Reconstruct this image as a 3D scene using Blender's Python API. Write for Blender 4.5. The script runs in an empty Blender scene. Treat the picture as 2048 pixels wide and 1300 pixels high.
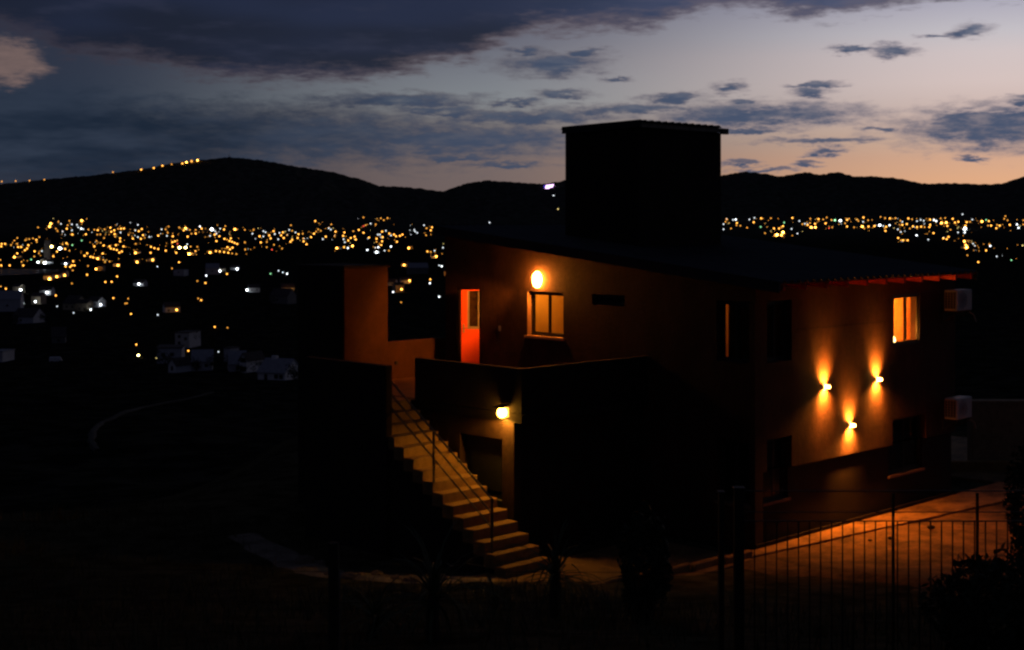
import bpy, math, random
import numpy as np
from mathutils import Vector, Matrix

random.seed(7)
rng = np.random.default_rng(11)
scene = bpy.context.scene
R = math.radians

# ------------------------------------------------------------------ camera
FPX, EYE, HOR = 2870.0, 6.53, 437.0          # focal length in photo pixels, eye height, horizon row
cam_d = bpy.data.cameras.new("camera")
cam = bpy.data.objects.new("camera", cam_d)
scene.collection.objects.link(cam)
cam.location = (0, 0, EYE)
cam.rotation_euler = (R(90), 0, 0)
cam_d.sensor_width = 36.0
cam_d.lens = FPX / 2048 * 36.0
cam_d.shift_y = -(650 - HOR) / 2048
cam_d.clip_start, cam_d.clip_end = 0.1, 30000
scene.camera = cam

# ------------------------------------------------------------------ colour management
vs = scene.view_settings
vs.view_transform = 'Standard'
vs.look = 'None'
vs.exposure = 0.0
vs.gamma = 1.0
scene.cycles.filter_width = 2.5
scene.cycles.use_denoising = True
scene.cycles.max_bounces = 6
scene.cycles.diffuse_bounces = 3
scene.cycles.glossy_bounces = 3
scene.cycles.transparent_max_bounces = 12
scene.cycles.caustics_reflective = False
scene.cycles.caustics_refractive = False
scene.cycles.sample_clamp_indirect = 4.0


def lin(c):
    return tuple(((v / 255) / 12.92 if v / 255 <= 0.04045 else ((v / 255 + 0.055) / 1.055) ** 2.4) for v in c)


# ------------------------------------------------------------------ sky: dusk, sun just gone down to the right
world = bpy.data.worlds.new("World")
scene.world = world
world.use_nodes = True
world.cycles.sampling_method = 'MANUAL'
world.cycles.sample_map_resolution = 512
wt = world.node_tree
wt.nodes.clear()


class N:
    """small helper round a node tree"""
    def __init__(self, t):
        self.t = t

    def n(self, kind, **kw):
        nd = self.t.nodes.new(kind)
        for k, v in kw.items():
            setattr(nd, k, v)
        return nd

    def link(self, a, b):
        self.t.links.new(a, b)

    def put(self, sock, v):
        if isinstance(v, bpy.types.NodeSocket):
            self.t.links.new(v, sock)
        else:
            sock.default_value = v

    def m(self, op, a, b=None, c=None, clamp=False):
        nd = self.n('ShaderNodeMath', operation=op, use_clamp=clamp)
        self.put(nd.inputs[0], a)
        if b is not None:
            self.put(nd.inputs[1], b)
        if c is not None:
            self.put(nd.inputs[2], c)
        return nd.outputs[0]

    def v(self, op, a, b=None, c=None, out=0):
        nd = self.n('ShaderNodeVectorMath', operation=op)
        self.put(nd.inputs[0], a)
        if b is not None:
            self.put(nd.inputs[1], b)
        if c is not None:
            self.put(nd.inputs[2], c)
        return nd.outputs[out]

    def mix(self, f, a, b, blend='MIX'):
        nd = self.n('ShaderNodeMix', data_type='RGBA', blend_type=blend)
        nd.clamp_factor = True
        self.put(nd.inputs[0], f)
        self.put(nd.inputs[6], a if isinstance(a, bpy.types.NodeSocket) else (*a, 1) if len(a) == 3 else a)
        self.put(nd.inputs[7], b if isinstance(b, bpy.types.NodeSocket) else (*b, 1) if len(b) == 3 else b)
        return nd.outputs[2]

    def step(self, x, e0, e1):
        nd = self.n('ShaderNodeMapRange', interpolation_type='SMOOTHSTEP')
        self.put(nd.inputs[0], x)
        self.put(nd.inputs[1], e0)
        self.put(nd.inputs[2], e1)
        nd.inputs[3].default_value, nd.inputs[4].default_value = 0, 1
        return nd.outputs[0]

    def ramp(self, x, stops, interp='LINEAR'):
        nd = self.n('ShaderNodeValToRGB')
        cr = nd.color_ramp
        cr.interpolation = interp
        while len(cr.elements) > 1:
            cr.elements.remove(cr.elements[-1])
        for i, (p, c) in enumerate(stops):
            e = cr.elements[0] if i == 0 else cr.elements.new(p)
            e.position = p
            e.color = (*c, 1) if isinstance(c, tuple) else (c, c, c, 1)
        self.put(nd.inputs[0], x)
        return nd.outputs[0]

    def noise(self, vec, scale, detail=4, rough=0.55, dist=0.0, out=0):
        nd = self.n('ShaderNodeTexNoise')
        nd.inputs['Scale'].default_value = scale
        nd.inputs['Detail'].default_value = detail
        nd.inputs['Roughness'].default_value = rough
        nd.inputs['Distortion'].default_value = dist
        self.put(nd.inputs['Vector'], vec)
        return nd.outputs[out]


def azel(px, py):
    a = math.atan((px - 1024) / FPX)
    return a, math.atan((HOR - py) / FPX * math.cos(a))


SUN_AZ, SUN_EL = R(34), R(-3.0)
w = N(wt)
geo = w.n('ShaderNodeTexCoord')
D = w.v('NORMALIZE', geo.outputs['Generated'])
sep = w.n('ShaderNodeSeparateXYZ')
w.link(D, sep.inputs[0])
az = w.m('ARCTAN2', sep.outputs[0], sep.outputs[1])
el = w.m('ARCSINE', sep.outputs[2])
eld = w.m('MULTIPLY', el, 180 / math.pi)          # elevation, degrees

# streaky noise in direction space
dstretch = w.v('MULTIPLY', D, (1.0, 1.0, 4.5))
n_big = w.noise(dstretch, 5.0, 2, 0.55)
n_mid = w.noise(dstretch, 16.0, 3, 0.6)
n_fine = w.noise(dstretch, 46.0, 4, 0.62)
n_lump = w.noise(w.v('MULTIPLY', D, (1.0, 1.0, 3.4)), 62.0, 5, 0.66)
warp_a = w.m('MULTIPLY', w.m('SUBTRACT', n_mid, 0.5), 0.045)
warp_e = w.m('MULTIPLY', w.m('SUBTRACT', n_fine, 0.5), 0.016)

# clear sky: three elevation ramps, blended over the azimuth away from the sunset
def e01(deg):
    return deg / 30.0
eln = w.m('DIVIDE', eld, 30.0, clamp=True)
ov = lin((25, 30, 45))
def sky_ramp(rows):
    return w.ramp(eln, [(e01(d), lin(c)) for d, c in rows] + [(1, ov)])


right = sky_ramp([(0, (232, 172, 120)), (1.5, (225, 172, 134)), (2.33, (214, 169, 141)), (3.03, (206, 173, 152)), (4.13, (205, 182, 174)), (5.2, (213, 194, 190)), (6.3, (209, 195, 195)),
                  (7.1, (196, 191, 197)), (8.1, (176, 173, 187)), (12, (110, 112, 132)), (18, (52, 58, 78))])
midc = sky_ramp([(0, (118, 102, 98)), (1.5, (116, 102, 100)), (2.33, (118, 104, 102)), (3.0, (113, 107, 109)), (3.7, (124, 120, 119)), (4.7, (130, 135, 140)), (5.6, (122, 126, 134)),
                 (7, (102, 104, 117)), (9, (84, 89, 107)), (14, (40, 46, 66))])
left = sky_ramp([(0, (54, 51, 59)), (1.5, (44, 47, 59)), (2.7, (30, 42, 58)), (4.7, (43, 53, 70)), (6.7, (46, 51, 67)), (9, (40, 48, 68)), (14, (28, 33, 49))])
dark = w.ramp(eln, [(0, lin((36, 36, 47))), (e01(9), lin((33, 35, 48))), (1, lin((26, 28, 41)))])
adist = w.m('ABSOLUTE', w.m('SUBTRACT', az, SUN_AZ))                      # angle from the sunset azimuth
adist = w.m('MINIMUM', adist, w.m('SUBTRACT', 2 * math.pi, adist))
clear = w.mix(w.step(adist, R(14), R(36)), right, midc)
clear = w.mix(w.step(adist, R(33), R(52)), clear, left)
clear = w.mix(w.step(adist, R(60), R(110)), clear, dark)

# lower clouds: lens-shaped patches, ragged by the noise above
wz = w.n('ShaderNodeCombineXYZ')
w.put(wz.inputs[0], w.m('ADD', az, warp_a))
w.put(wz.inputs[1], w.m('ADD', el, warp_e))
P = wz.outputs[0]
CL = [(1104, 129, 92, 19), (1039, 102, 36, 6), (1163, 105, 38, 6), (1131, 189, 50, 7), (1034, 204, 46, 5), (1345, 196, 54, 9),
      (1270, 220, 140, 9), (1066, 236, 150, 12), (1512, 231, 195, 20), (1453, 177, 32, 9), (1480, 205, 26, 7), (1619, 185, 32, 7),
      (1630, 171, 46, 4), (1485, 262, 85, 6), (1657, 282, 105, 6), (1651, 302, 32, 6), (1775, 102, 38, 9), (1694, 99, 46, 5),
      (1947, 62, 30, 11), (1882, 70, 30, 4), (1990, 256, 165, 34), (1930, 232, 95, 13), (2040, 232, 90, 16), (1753, 259, 30, 5),
      (2045, 201, 36, 7), (1539, 341, 60, 4), (1485, 327, 48, 4), (1630, 327, 26, 4),
      (1936, 317, 26, 4), (795, 201, 150, 13), (886, 223, 100, 8), (1010, 236, 90, 9), (913, 280, 270, 27), (913, 317, 100, 5),
      (560, 272, 430, 48), (150, 285, 420, 60), (1230, 160, 24, 4), (1000, 330, 90, 5)]
acc = None
for px, py, rx, ry in CL:
    ca, ce = azel(px, py)
    ia, ie = FPX / (rx * 1.08), FPX / (ry * 1.2)
    ln = w.v('LENGTH', w.v('MULTIPLY_ADD', P, (ia, ie, 0), (-ca * ia, -ce * ie, 0)), out=1)
    acc = ln if acc is None else w.m('MINIMUM', acc, ln)
rag = w.m('MULTIPLY', w.m('SUBTRACT', n_lump, 0.5), 1.7)
acc = w.m('ADD', acc, rag)
dens = w.m('SUBTRACT', 1.0, w.step(acc, 0.45, 1.65))
# the same kind of cloud elsewhere round the sky
scat = w.m('MULTIPLY', w.step(n_mid, 0.56, 0.70), w.step(w.m('ABSOLUTE', az), R(22), R(28)))
dens = w.m('MAXIMUM', dens, scat)
cl_right = w.mix(w.step(acc, 0.3, 1.3), lin((66, 81, 108)), lin((134, 124, 134)))
cl_mid = w.mix(w.step(acc, 0.2, 1.2), lin((64, 76, 99)), lin((92, 88, 97)))
cl_left = w.mix(w.step(n_mid, .3, .7), lin((26, 38, 55)), lin((46, 56, 73)))
ccol = w.mix(w.step(adist, R(18), R(36)), cl_right, cl_mid)
ccol = w.mix(w.step(adist, R(33), R(48)), ccol, cl_left)
ccol = w.mix(w.step(adist, R(60), R(110)), ccol, dark)
sky = w.mix(w.m('MULTIPLY', dens, w.m('MULTIPLY_ADD', w.step(n_fine, 0.28, 0.6), 0.24, 0.74)), clear, ccol)

# pink-lit cumulus at the far left
ca, ce = azel(8, 122)
pc = w.v('LENGTH', w.v('MULTIPLY_ADD', P, (FPX / 82, FPX / 50, 0), (-ca * FPX / 82, -ce * FPX / 50, 0)), out=1)
pc = w.m('ADD', pc, w.m('MULTIPLY', w.m('SUBTRACT', n_lump, 0.5), 1.2))
pcm = w.m('SUBTRACT', 1.0, w.step(pc, 0.5, 1.15))
sky = w.mix(pcm, sky, w.mix(n_fine, lin((84, 74, 76)), lin((130, 108, 104))))

# upper deck: its ragged lower edge over the azimuth
edge_px = [(-1400, 90), (-300, 90), (0, 60), (90, 78), (130, 112), (300, 126), (400, 158), (560, 168), (720, 166), (830, 146), (950, 122), (1000, 88), (1060, 66),
           (1200, 60), (1310, 62), (1350, 40), (1440, 14), (1520, 22), (1600, 42), (1700, 34), (1800, 14), (1900, 2), (2060, -4), (2400, -20), (3400, -60)]
a0, a1 = azel(-1400, 0)[0], azel(3400, 0)[0]
azn = w.m('DIVIDE', w.m('SUBTRACT', w.m('ADD', az, w.m('MULTIPLY', warp_a, 0.5)), a0), a1 - a0, clamp=True)
edge = w.ramp(azn, [((azel(px, py)[0] - a0) / (a1 - a0), azel(px, py)[1]) for px, py in edge_px])
edge = w.n('ShaderNodeRGBToBW').outputs[0] if False else edge
ed = w.m('SUBTRACT', el, edge)
edn = w.m('ADD', ed, w.m('MULTIPLY', w.m('SUBTRACT', n_fine, 0.5), 0.03))
deckm = w.step(edn, -0.004, 0.008)
deck_in = w.mix(w.step(n_big, 0.35, 0.65), lin((27, 33, 49)), lin((34, 42, 65)))
deck_in = w.mix(w.m('MULTIPLY', w.step(n_mid, 0.5, 0.75), 0.6), deck_in, lin((46, 50, 70)))
deck_r = w.mix(w.step(n_mid, 0.35, 0.7), lin((60, 72, 102)), lin((84, 88, 114)))
deck_in = w.mix(w.step(adist, R(37), R(22)), deck_in, deck_r)
rim = w.m('SUBTRACT', 1.0, w.step(edn, 0.0, 0.016))
deck_c = w.mix(w.m('MULTIPLY', rim, 0.75), deck_in, w.mix(w.step(adist, R(56), R(30)), lin((56, 52, 63)), lin((104, 92, 98))))
deck_c = w.mix(w.step(eld, 9.5, 24.0), deck_c, lin((24, 28, 42)))
deck_c = w.mix(w.step(adist, R(60), R(110)), deck_c, dark)
sky = w.mix(w.m('MULTIPLY', deckm, 0.96), sky, deck_c)
# ground half of the dome
sky = w.mix(w.step(eld, -0.5, -3.0), sky, (0.004, 0.004, 0.005))

nish = w.n('ShaderNodeTexSky', sky_type='NISHITA')
nish.sun_disc = False
nish.sun_elevation = SUN_EL
nish.sun_rotation = SUN_AZ
nish.altitude = 650
sky = w.mix(0.004, sky, nish.outputs[0], 'ADD')
bg = w.n('ShaderNodeBackground')
w.link(sky, bg.inputs[0])
bg.inputs[1].default_value = 1.0
wo = w.n('ShaderNodeOutputWorld')
w.link(bg.outputs[0], wo.inputs[0])

# last glow of the sun that has gone down behind the hills
sun_d = bpy.data.lights.new("sun", 'SUN')
sun_d.energy = 0.012
sun_d.angle = R(25)
sun_d.color = (1.0, 0.82, 0.72)
sun = bpy.data.objects.new("sun", sun_d)
scene.collection.objects.link(sun)
sun.rotation_euler = (R(86), 0, -SUN_AZ + R(180))

# ------------------------------------------------------------------ materials
MATS = {}


def mat(name, col, rough=0.85, metal=0.0, var=0.25, scale=6.0, bump=0.0, bscale=40.0, spec=0.3, col2=None, stretch=(1, 1, 1)):
    if name in MATS:
        return MATS[name]
    m = bpy.data.materials.new(name)
    m.use_nodes = True
    t = N(m.node_tree)
    b = m.node_tree.nodes['Principled BSDF']
    tc = t.n('ShaderNodeTexCoord')
    vec = t.v('MULTIPLY', tc.outputs['Object'], stretch)
    n1 = t.noise(vec, scale, 6, 0.6)
    n2 = t.noise(vec, scale * 7, 4, 0.6)
    f = t.m('ADD', t.m('MULTIPLY', n1, 0.7), t.m('MULTIPLY', n2, 0.3))
    f = t.step(f, 0.32, 0.68)
    lo = tuple(c * (1 - var) for c in col)
    hi = tuple(min(1, c * (1 + var)) for c in (col2 or col))
    t.link(t.mix(f, lo, hi), b.inputs['Base Color'])
    b.inputs['Roughness'].default_value = rough
    b.inputs['Metallic'].default_value = metal
    b.inputs['Specular IOR Level'].default_value = spec
    if bump:
        bp = t.n('ShaderNodeBump')
        bp.inputs['Strength'].default_value = bump
        bp.inputs['Distance'].default_value = 0.02
        t.link(t.noise(vec, bscale, 5, 0.65), bp.inputs['Height'])
        t.link(bp.outputs[0], b.inputs['Normal'])
    MATS[name] = m
    return m


def emis(name, col, strength, sampling='AUTO'):
    if name in MATS:
        return MATS[name]
    m = bpy.data.materials.new(name)
    m.use_nodes = True
    t = N(m.node_tree)
    m.node_tree.nodes.remove(m.node_tree.nodes['Principled BSDF'])
    e = t.n('ShaderNodeEmission')
    e.inputs[0].default_value = (*col, 1)
    e.inputs[1].default_value = strength
    t.link(e.outputs[0], m.node_tree.nodes['Material Output'].inputs[0])
    m.cycles.emission_sampling = sampling
    MATS[name] = m
    return m


def glass(name, tint=(0.9, 0.92, 0.92), gl=1.0):
    if name in MATS:
        return MATS[name]
    m = bpy.data.materials.new(name)
    m.use_nodes = True
    t = N(m.node_tree)
    m.node_tree.nodes.remove(m.node_tree.nodes['Principled BSDF'])
    tr = t.n('ShaderNodeBsdfTransparent')
    tr.inputs[0].default_value = (*tint, 1)
    gs = t.n('ShaderNodeBsdfGlossy')
    gs.inputs['Roughness'].default_value = 0.02
    gs.inputs[0].default_value = (gl, gl, gl, 1)
    lw = t.n('ShaderNodeLayerWeight')
    lw.inputs[0].default_value = 0.5
    fac = t.m('MULTIPLY_ADD', t.m('POWER', lw.outputs['Facing'], 4.0), 0.9, 0.045)
    mx = t.n('ShaderNodeMixShader')
    t.link(fac, mx.inputs[0])
    t.link(tr.outputs[0], mx.inputs[1])
    t.link(gs.outputs[0], mx.inputs[2])
    t.link(mx.outputs[0], m.node_tree.nodes['Material Output'].inputs[0])
    MATS[name] = m
    return m


def cloth(name, col, trans=0.5):
    if name in MATS:
        return MATS[name]
    m = bpy.data.materials.new(name)
    m.use_nodes = True
    t = N(m.node_tree)
    m.node_tree.nodes.remove(m.node_tree.nodes['Principled BSDF'])
    tc = t.n('ShaderNodeTexCoord')
    nz = t.noise(t.v('MULTIPLY', tc.outputs['Object'], (30, 30, 2)), 1.0, 3)
    c = t.mix(nz, tuple(x * 0.75 for x in col), col)
    d = t.n('ShaderNodeBsdfDiffuse')
    tl = t.n('ShaderNodeBsdfTranslucent')
    t.link(c, d.inputs[0])
    t.link(c, tl.inputs[0])
    mx = t.n('ShaderNodeMixShader')
    mx.inputs[0].default_value = trans
    t.link(d.outputs[0], mx.inputs[1])
    t.link(tl.outputs[0], mx.inputs[2])
    t.link(mx.outputs[0], m.node_tree.nodes['Material Output'].inputs[0])
    MATS[name] = m
    return m


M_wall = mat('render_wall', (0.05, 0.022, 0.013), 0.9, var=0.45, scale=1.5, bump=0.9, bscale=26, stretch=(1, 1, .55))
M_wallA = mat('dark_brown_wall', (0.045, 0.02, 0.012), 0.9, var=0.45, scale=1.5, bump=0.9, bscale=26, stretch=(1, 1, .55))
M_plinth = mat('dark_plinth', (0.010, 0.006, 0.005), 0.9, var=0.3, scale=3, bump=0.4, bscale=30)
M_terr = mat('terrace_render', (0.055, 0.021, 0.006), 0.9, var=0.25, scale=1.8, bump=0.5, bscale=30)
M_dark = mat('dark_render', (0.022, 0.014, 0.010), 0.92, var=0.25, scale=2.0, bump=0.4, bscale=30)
M_floor = mat('terrace_tile', (0.11, 0.05, 0.02), 0.7, var=0.2, scale=3)
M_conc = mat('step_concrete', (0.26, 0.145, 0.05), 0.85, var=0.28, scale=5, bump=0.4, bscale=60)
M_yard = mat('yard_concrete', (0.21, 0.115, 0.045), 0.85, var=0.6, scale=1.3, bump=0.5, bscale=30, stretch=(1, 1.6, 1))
M_roof = mat('roof_sheet', (0.05, 0.055, 0.06), 0.55, 0.3, var=0.25, scale=2)
M_wood = mat('eave_wood', (0.36, 0.04, 0.01), 0.7, var=0.3, scale=4, stretch=(1, 6, 1))
M_trim = mat('dark_trim', (0.02, 0.02, 0.021), 0.6, var=0.2)
M_frame = mat('dark_aluminium', (0.03, 0.026, 0.022), 0.45, 0.2, var=0.1)
M_alu = mat('pale_aluminium', (0.35, 0.32, 0.28), 0.45, 0.3, var=0.1)
M_sill = mat('sill_stone', (0.17, 0.1, 0.06), 0.75, var=0.2, scale=9)
M_red = mat('red_door_paint', (0.88, 0.11, 0.02), 0.5, var=0.05, scale=3)
M_room = mat('room_plaster', (0.62, 0.4, 0.16), 0.9, var=0.1, scale=2)
M_white = mat('white_enamel', (0.34, 0.33, 0.31), 0.5, var=0.08)
M_black = mat('black_plastic', (0.015, 0.015, 0.015), 0.5, var=0.1)
M_steel = mat('rail_steel', (0.16, 0.13, 0.09), 0.35, 0.7, var=0.15, scale=12)
M_fence = mat('fence_iron', (0.02, 0.018, 0.016), 0.6, 0.3, var=0.2)
M_hwhite = mat('valley_white_wall', (0.84, 0.83, 0.84), 0.9, var=0.08, scale=0.6)
M_hgrey = mat('valley_grey_wall', (0.58, 0.58, 0.62), 0.9, var=0.15, scale=0.6)
M_hroof = mat('valley_roof', (0.09, 0.075, 0.075), 0.9, var=0.25, scale=1.0)
M_hroofw = mat('valley_pale_roof', (0.36, 0.36, 0.40), 0.85, var=0.15, scale=1.0)
M_leaf = mat('shrub_leaf', (0.025, 0.032, 0.012), 0.7, var=0.4, scale=8)
M_yucca = mat('yucca_leaf', (0.06, 0.075, 0.03), 0.6, var=0.4, scale=5)
M_bark = mat('bark', (0.035, 0.026, 0.02), 0.9, var=0.3, scale=10)
M_stone = mat('stone', (0.2, 0.15, 0.11), 0.9, var=0.35, scale=8, bump=0.5, bscale=20)
M_path = mat('path_dirt', (0.24, 0.19, 0.14), 0.95, var=0.5, scale=2.5, bump=0.7, bscale=25)
M_grass = mat('dry_grass', (0.10, 0.085, 0.04), 0.9, var=0.5, scale=3)
M_pole = mat('lamp_pole', (0.05, 0.05, 0.05), 0.7, var=0.1)
M_glass = glass('window_glass')
M_curt = cloth('curtain_cloth', (0.75, 0.42, 0.18), 0.5)
M_curtd = cloth('dark_curtain', (0.03, 0.024, 0.02), 0.05)
AMBER = (1.0, 0.36, 0.055)


# ------------------------------------------------------------------ mesh helpers
class MB:
    def __init__(self):
        self.v, self.f = [], []

    def quad(self, *p):
        i = len(self.v)
        self.v += [tuple(q) for q in p]
        self.f.append(tuple(range(i, i + len(p))))
        return self

    def box(self, a, b):
        x0, y0, z0 = (min(p, q) for p, q in zip(a, b))
        x1, y1, z1 = (max(p, q) for p, q in zip(a, b))
        return self.hexa([(x0, y0, z0), (x1, y0, z0), (x1, y1, z0), (x0, y1, z0)], [(x0, y0, z1), (x1, y0, z1), (x1, y1, z1), (x0, y1, z1)])

    def hexa(self, bot, top):
        i = len(self.v)
        k = len(bot)
        self.v += [tuple(p) for p in bot] + [tuple(p) for p in top]
        self.f.append(tuple(i + j for j in reversed(range(k))))
        self.f.append(tuple(i + k + j for j in range(k)))
        for j in range(k):
            n_ = (j + 1) % k
            self.f.append((i + j, i + n_, i + k + n_, i + k + j))
        return self

    def tube(self, pts, r, seg=8, taper=None):
        pts = [Vector(p) for p in pts]
        i0 = len(self.v)
        for k, p in enumerate(pts):
            d = (pts[min(k + 1, len(pts) - 1)] - pts[max(k - 1, 0)]).normalized()
            a = d.orthogonal().normalized() if abs(d.z) > 0.99 else Vector((0, 0, 1)).cross(d).normalized()
            b = d.cross(a)
            rr = r if taper is None else r + (taper - r) * k / (len(pts) - 1)
            for s in range(seg):
                t = 2 * math.pi * s / seg
                self.v.append(tuple(p + a * math.cos(t) * rr + b * math.sin(t) * rr))
        for k in range(len(pts) - 1):
            for s in range(seg):
                a = i0 + k * seg + s
                b = i0 + k * seg + (s + 1) % seg
                self.f.append((a, b, b + seg, a + seg))
        self.f.append(tuple(i0 + s for s in reversed(range(seg))))
        self.f.append(tuple(i0 + (len(pts) - 1) * seg + s for s in range(seg)))
        return self

    def ball(self, c, r, su=10, sv=7):
        rx, ry, rz = r if isinstance(r, tuple) else (r, r, r)
        i0 = len(self.v)
        self.v.append((c[0], c[1], c[2] + rz))
        for j in range(1, sv):
            th = math.pi * j / sv
            for i in range(su):
                ph = 2 * math.pi * i / su
                self.v.append((c[0] + rx * math.sin(th) * math.cos(ph), c[1] + ry * math.sin(th) * math.sin(ph), c[2] + rz * math.cos(th)))
        self.v.append((c[0], c[1], c[2] - rz))
        last = len(self.v) - 1
        for i in range(su):
            n_ = (i + 1) % su
            self.f.append((i0, i0 + 1 + i, i0 + 1 + n_))
            for j in range(sv - 2):
                a = i0 + 1 + j * su
                self.f.append((a + i, a + su + i, a + su + n_, a + n_))
            a = i0 + 1 + (sv - 2) * su
            self.f.append((a + i, last, a + n_))
        return self

    def mesh(self, name, m, smooth=False):
        me = bpy.data.meshes.new(name)
        me.from_pydata(self.v, [], self.f)
        me.update()
        if m:
            me.materials.append(m)
        if smooth:
            me.polygons.foreach_set('use_smooth', [True] * len(me.polygons))
        return me

    def build(self, name, m, parent=None, bevel=0.0, smooth=False):
        return link(name, self.mesh(name, m, smooth), parent, bevel)


def link(name, data, parent=None, bevel=0.0):
    o = bpy.data.objects.new(name, data)
    scene.collection.objects.link(o)
    if parent is not None:
        o.parent = parent
    if bevel:
        b = o.modifiers.new('bevel', 'BEVEL')
        b.width = bevel
        b.segments = 1
        b.limit_method = 'ANGLE'
    return o


def tag(o, label=None, cat=None, group=None, kind=None):
    for k, v in (('label', label), ('category', cat), ('group', group), ('kind', kind)):
        if v:
            o[k] = v
    return o


def empty(name, loc=(0, 0, 0), rz=0.0, label=None, cat=None, group=None):
    o = bpy.data.objects.new(name, None)
    o.empty_display_size = 0.2
    scene.collection.objects.link(o)
    o.location = loc
    o.rotation_euler = (0, 0, rz)
    return tag(o, label, cat, group)


def light(name, kind, loc, power, col, parent, size=0.05, rot=None, **kw):
    d = bpy.data.lights.new(name, kind)
    d.energy = power
    d.color = col
    if kind == 'AREA':
        d.shape = 'DISK'
        d.size = size
    else:
        d.shadow_soft_size = size
    for k, v in kw.items():
        setattr(d, k, v)
    o = bpy.data.objects.new(name, d)
    scene.collection.objects.link(o)
    o.location = loc
    if rot:
        o.rotation_euler = rot
    o.parent = parent
    return o


# ------------------------------------------------------------------ terrain
def interp(x, pts):
    return np.interp(x, [p[0] for p in pts], [p[1] for p in pts])


def smooth(x, a, b):
    t = np.clip((x - a) / (b - a), 0, 1)
    return t * t * (3 - 2 * t)


RIDGE = [(-2600, 360), (-900, 372), (-300, 378), (0, 368), (100, 358), (200, 349), (300, 336), (340, 327), (400, 320), (458, 314), (520, 320), (600, 334), (660, 343), (720, 358), (760, 372),
         (800, 373), (840, 377), (885, 383), (930, 367), (970, 361), (1040, 365), (1090, 368), (1132, 360), (1250, 362), (1350, 365), (1450, 350), (1490, 343),
         (1530, 347), (1560, 353), (1610, 344), (1640, 349), (1675, 344), (1710, 353), (1740, 352), (1800, 357), (1850, 368), (1900, 366), (1980, 369), (2010, 366),
         (2048, 352), (2200, 335), (2500, 350), (3200, 340), (4600, 360)]
RA = [math.atan((p[0] - 1024) / FPX) for p in RIDGE]
RT = [(HOR - p[1]) / FPX * math.cos(a) for p, a in zip(RIDGE, RA)]   # tangent of the ridge's elevation
FAR = [(0, 2), (40, -0.5), (60, -6), (90, -13), (120, -19), (200, -29.5), (300, -36), (453, -41.6), (700, -52), (1000, -60), (1500, -68), (2000, -72), (2600, -74),
       (3200, -72), (4000, -60), (4800, -36), (5400, -6), (5600, 2)]
NEAR = [(-60, 7.5), (-30, 6), (0, 4.9), (6, 4.2), (14, 2.15), (18, 1.35), (22, 0.6), (25.5, 0.08), (27, -0.04), (31, -0.06), (200, -0.08)]
RR = 7000.0


def vnoise(x, y, seed=0):
    """cheap value noise, numpy"""
    xi, yi = np.floor(x).astype(np.int64), np.floor(y).astype(np.int64)
    fx, fy = x - xi, y - yi
    fx, fy = fx * fx * (3 - 2 * fx), fy * fy * (3 - 2 * fy)

    def h(a, b):
        n = (a * 374761393 + b * 668265263 + seed * 1442695041) & 0x7fffffff
        n = ((n ^ (n >> 13)) * 1274126177) & 0x7fffffff
        return ((n ^ (n >> 16)) & 0xffff) / 65535.0
    return (h(xi, yi) * (1 - fx) + h(xi + 1, yi) * fx) * (1 - fy) + (h(xi, yi + 1) * (1 - fx) + h(xi + 1, yi + 1) * fx) * fy - 0.5


LAKE = (-790.0, 2110.0, 130.0, 150.0, -72.5)      # centre, half sizes, level


def ground_z(x, y):
    x, y = np.asarray(x, float), np.asarray(y, float)
    r = np.hypot(x, y)
    a = np.arctan2(x, np.maximum(y, 1e-6))
    near = interp(y, NEAR)
    near = near - smooth(y, 30, 46) * smooth(-x, 5.5, 14) * 4.0            # the bank drops on the valley side
    near = near + vnoise(x * 0.55, y * 0.55, 3) * 0.10 * smooth(26.5 - y, 0, 4) + vnoise(x * 1.7, y * 1.7, 5) * 0.05 * smooth(26.5 - y, 0, 4)
    far = interp(r, FAR)
    far = far + vnoise(x / 90, y / 90, 1) * np.clip((r - 120) / 60, 0, 4.5) * smooth(5600 - r, 0, 800)
    far = far + vnoise(x / 22, y / 22, 2) * np.clip((r - 80) / 80, 0, 1.5) * smooth(5600 - r, 0, 800)
    lk = np.hypot((x - LAKE[0]) / LAKE[2], (y - LAKE[1]) / LAKE[3])
    far = np.where(lk < 1.25, np.minimum(far, LAKE[4] - 2.0 + 4 * smooth(lk, 0.92, 1.25)), far)
    # hills
    zr = EYE + np.interp(a, RA, RT) * RR
    tr = vnoise(a * 900, r / 60, 4) * 5 + vnoise(a * 2600, r / 30, 8) * 5
    t = np.clip((r - 5500) / (RR - 5500), 0, 1)
    up = t ** 1.15
    hill = zr * up + vnoise(a * 60, r / 400, 6) * 40 * np.sin(np.pi * t) + vnoise(a * 200, r / 150, 7) * 16 * np.sin(np.pi * t) + tr * smooth(t, 0.05, 0.3)
    back = zr - (r - RR) * 0.25
    far = np.where(r > 5500, np.where(r > RR, back + tr, np.maximum(hill, 0)), far)
    k = smooth(r, 42, 75)
    z = near * (1 - k) + far * k
    behind = interp(np.maximum(-y, 0), [(0, 4.9), (30, 6), (200, 20), (2000, 60), (9000, 200)])
    kb = smooth(-y, -6, 8)
    z = np.where(y < 8, z * (1 - kb) + (behind + np.abs(x) * 0.01) * kb, z)
    return z


def gz(x, y):
    return float(ground_z(np.array([x]), np.array([y]))[0])


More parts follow.
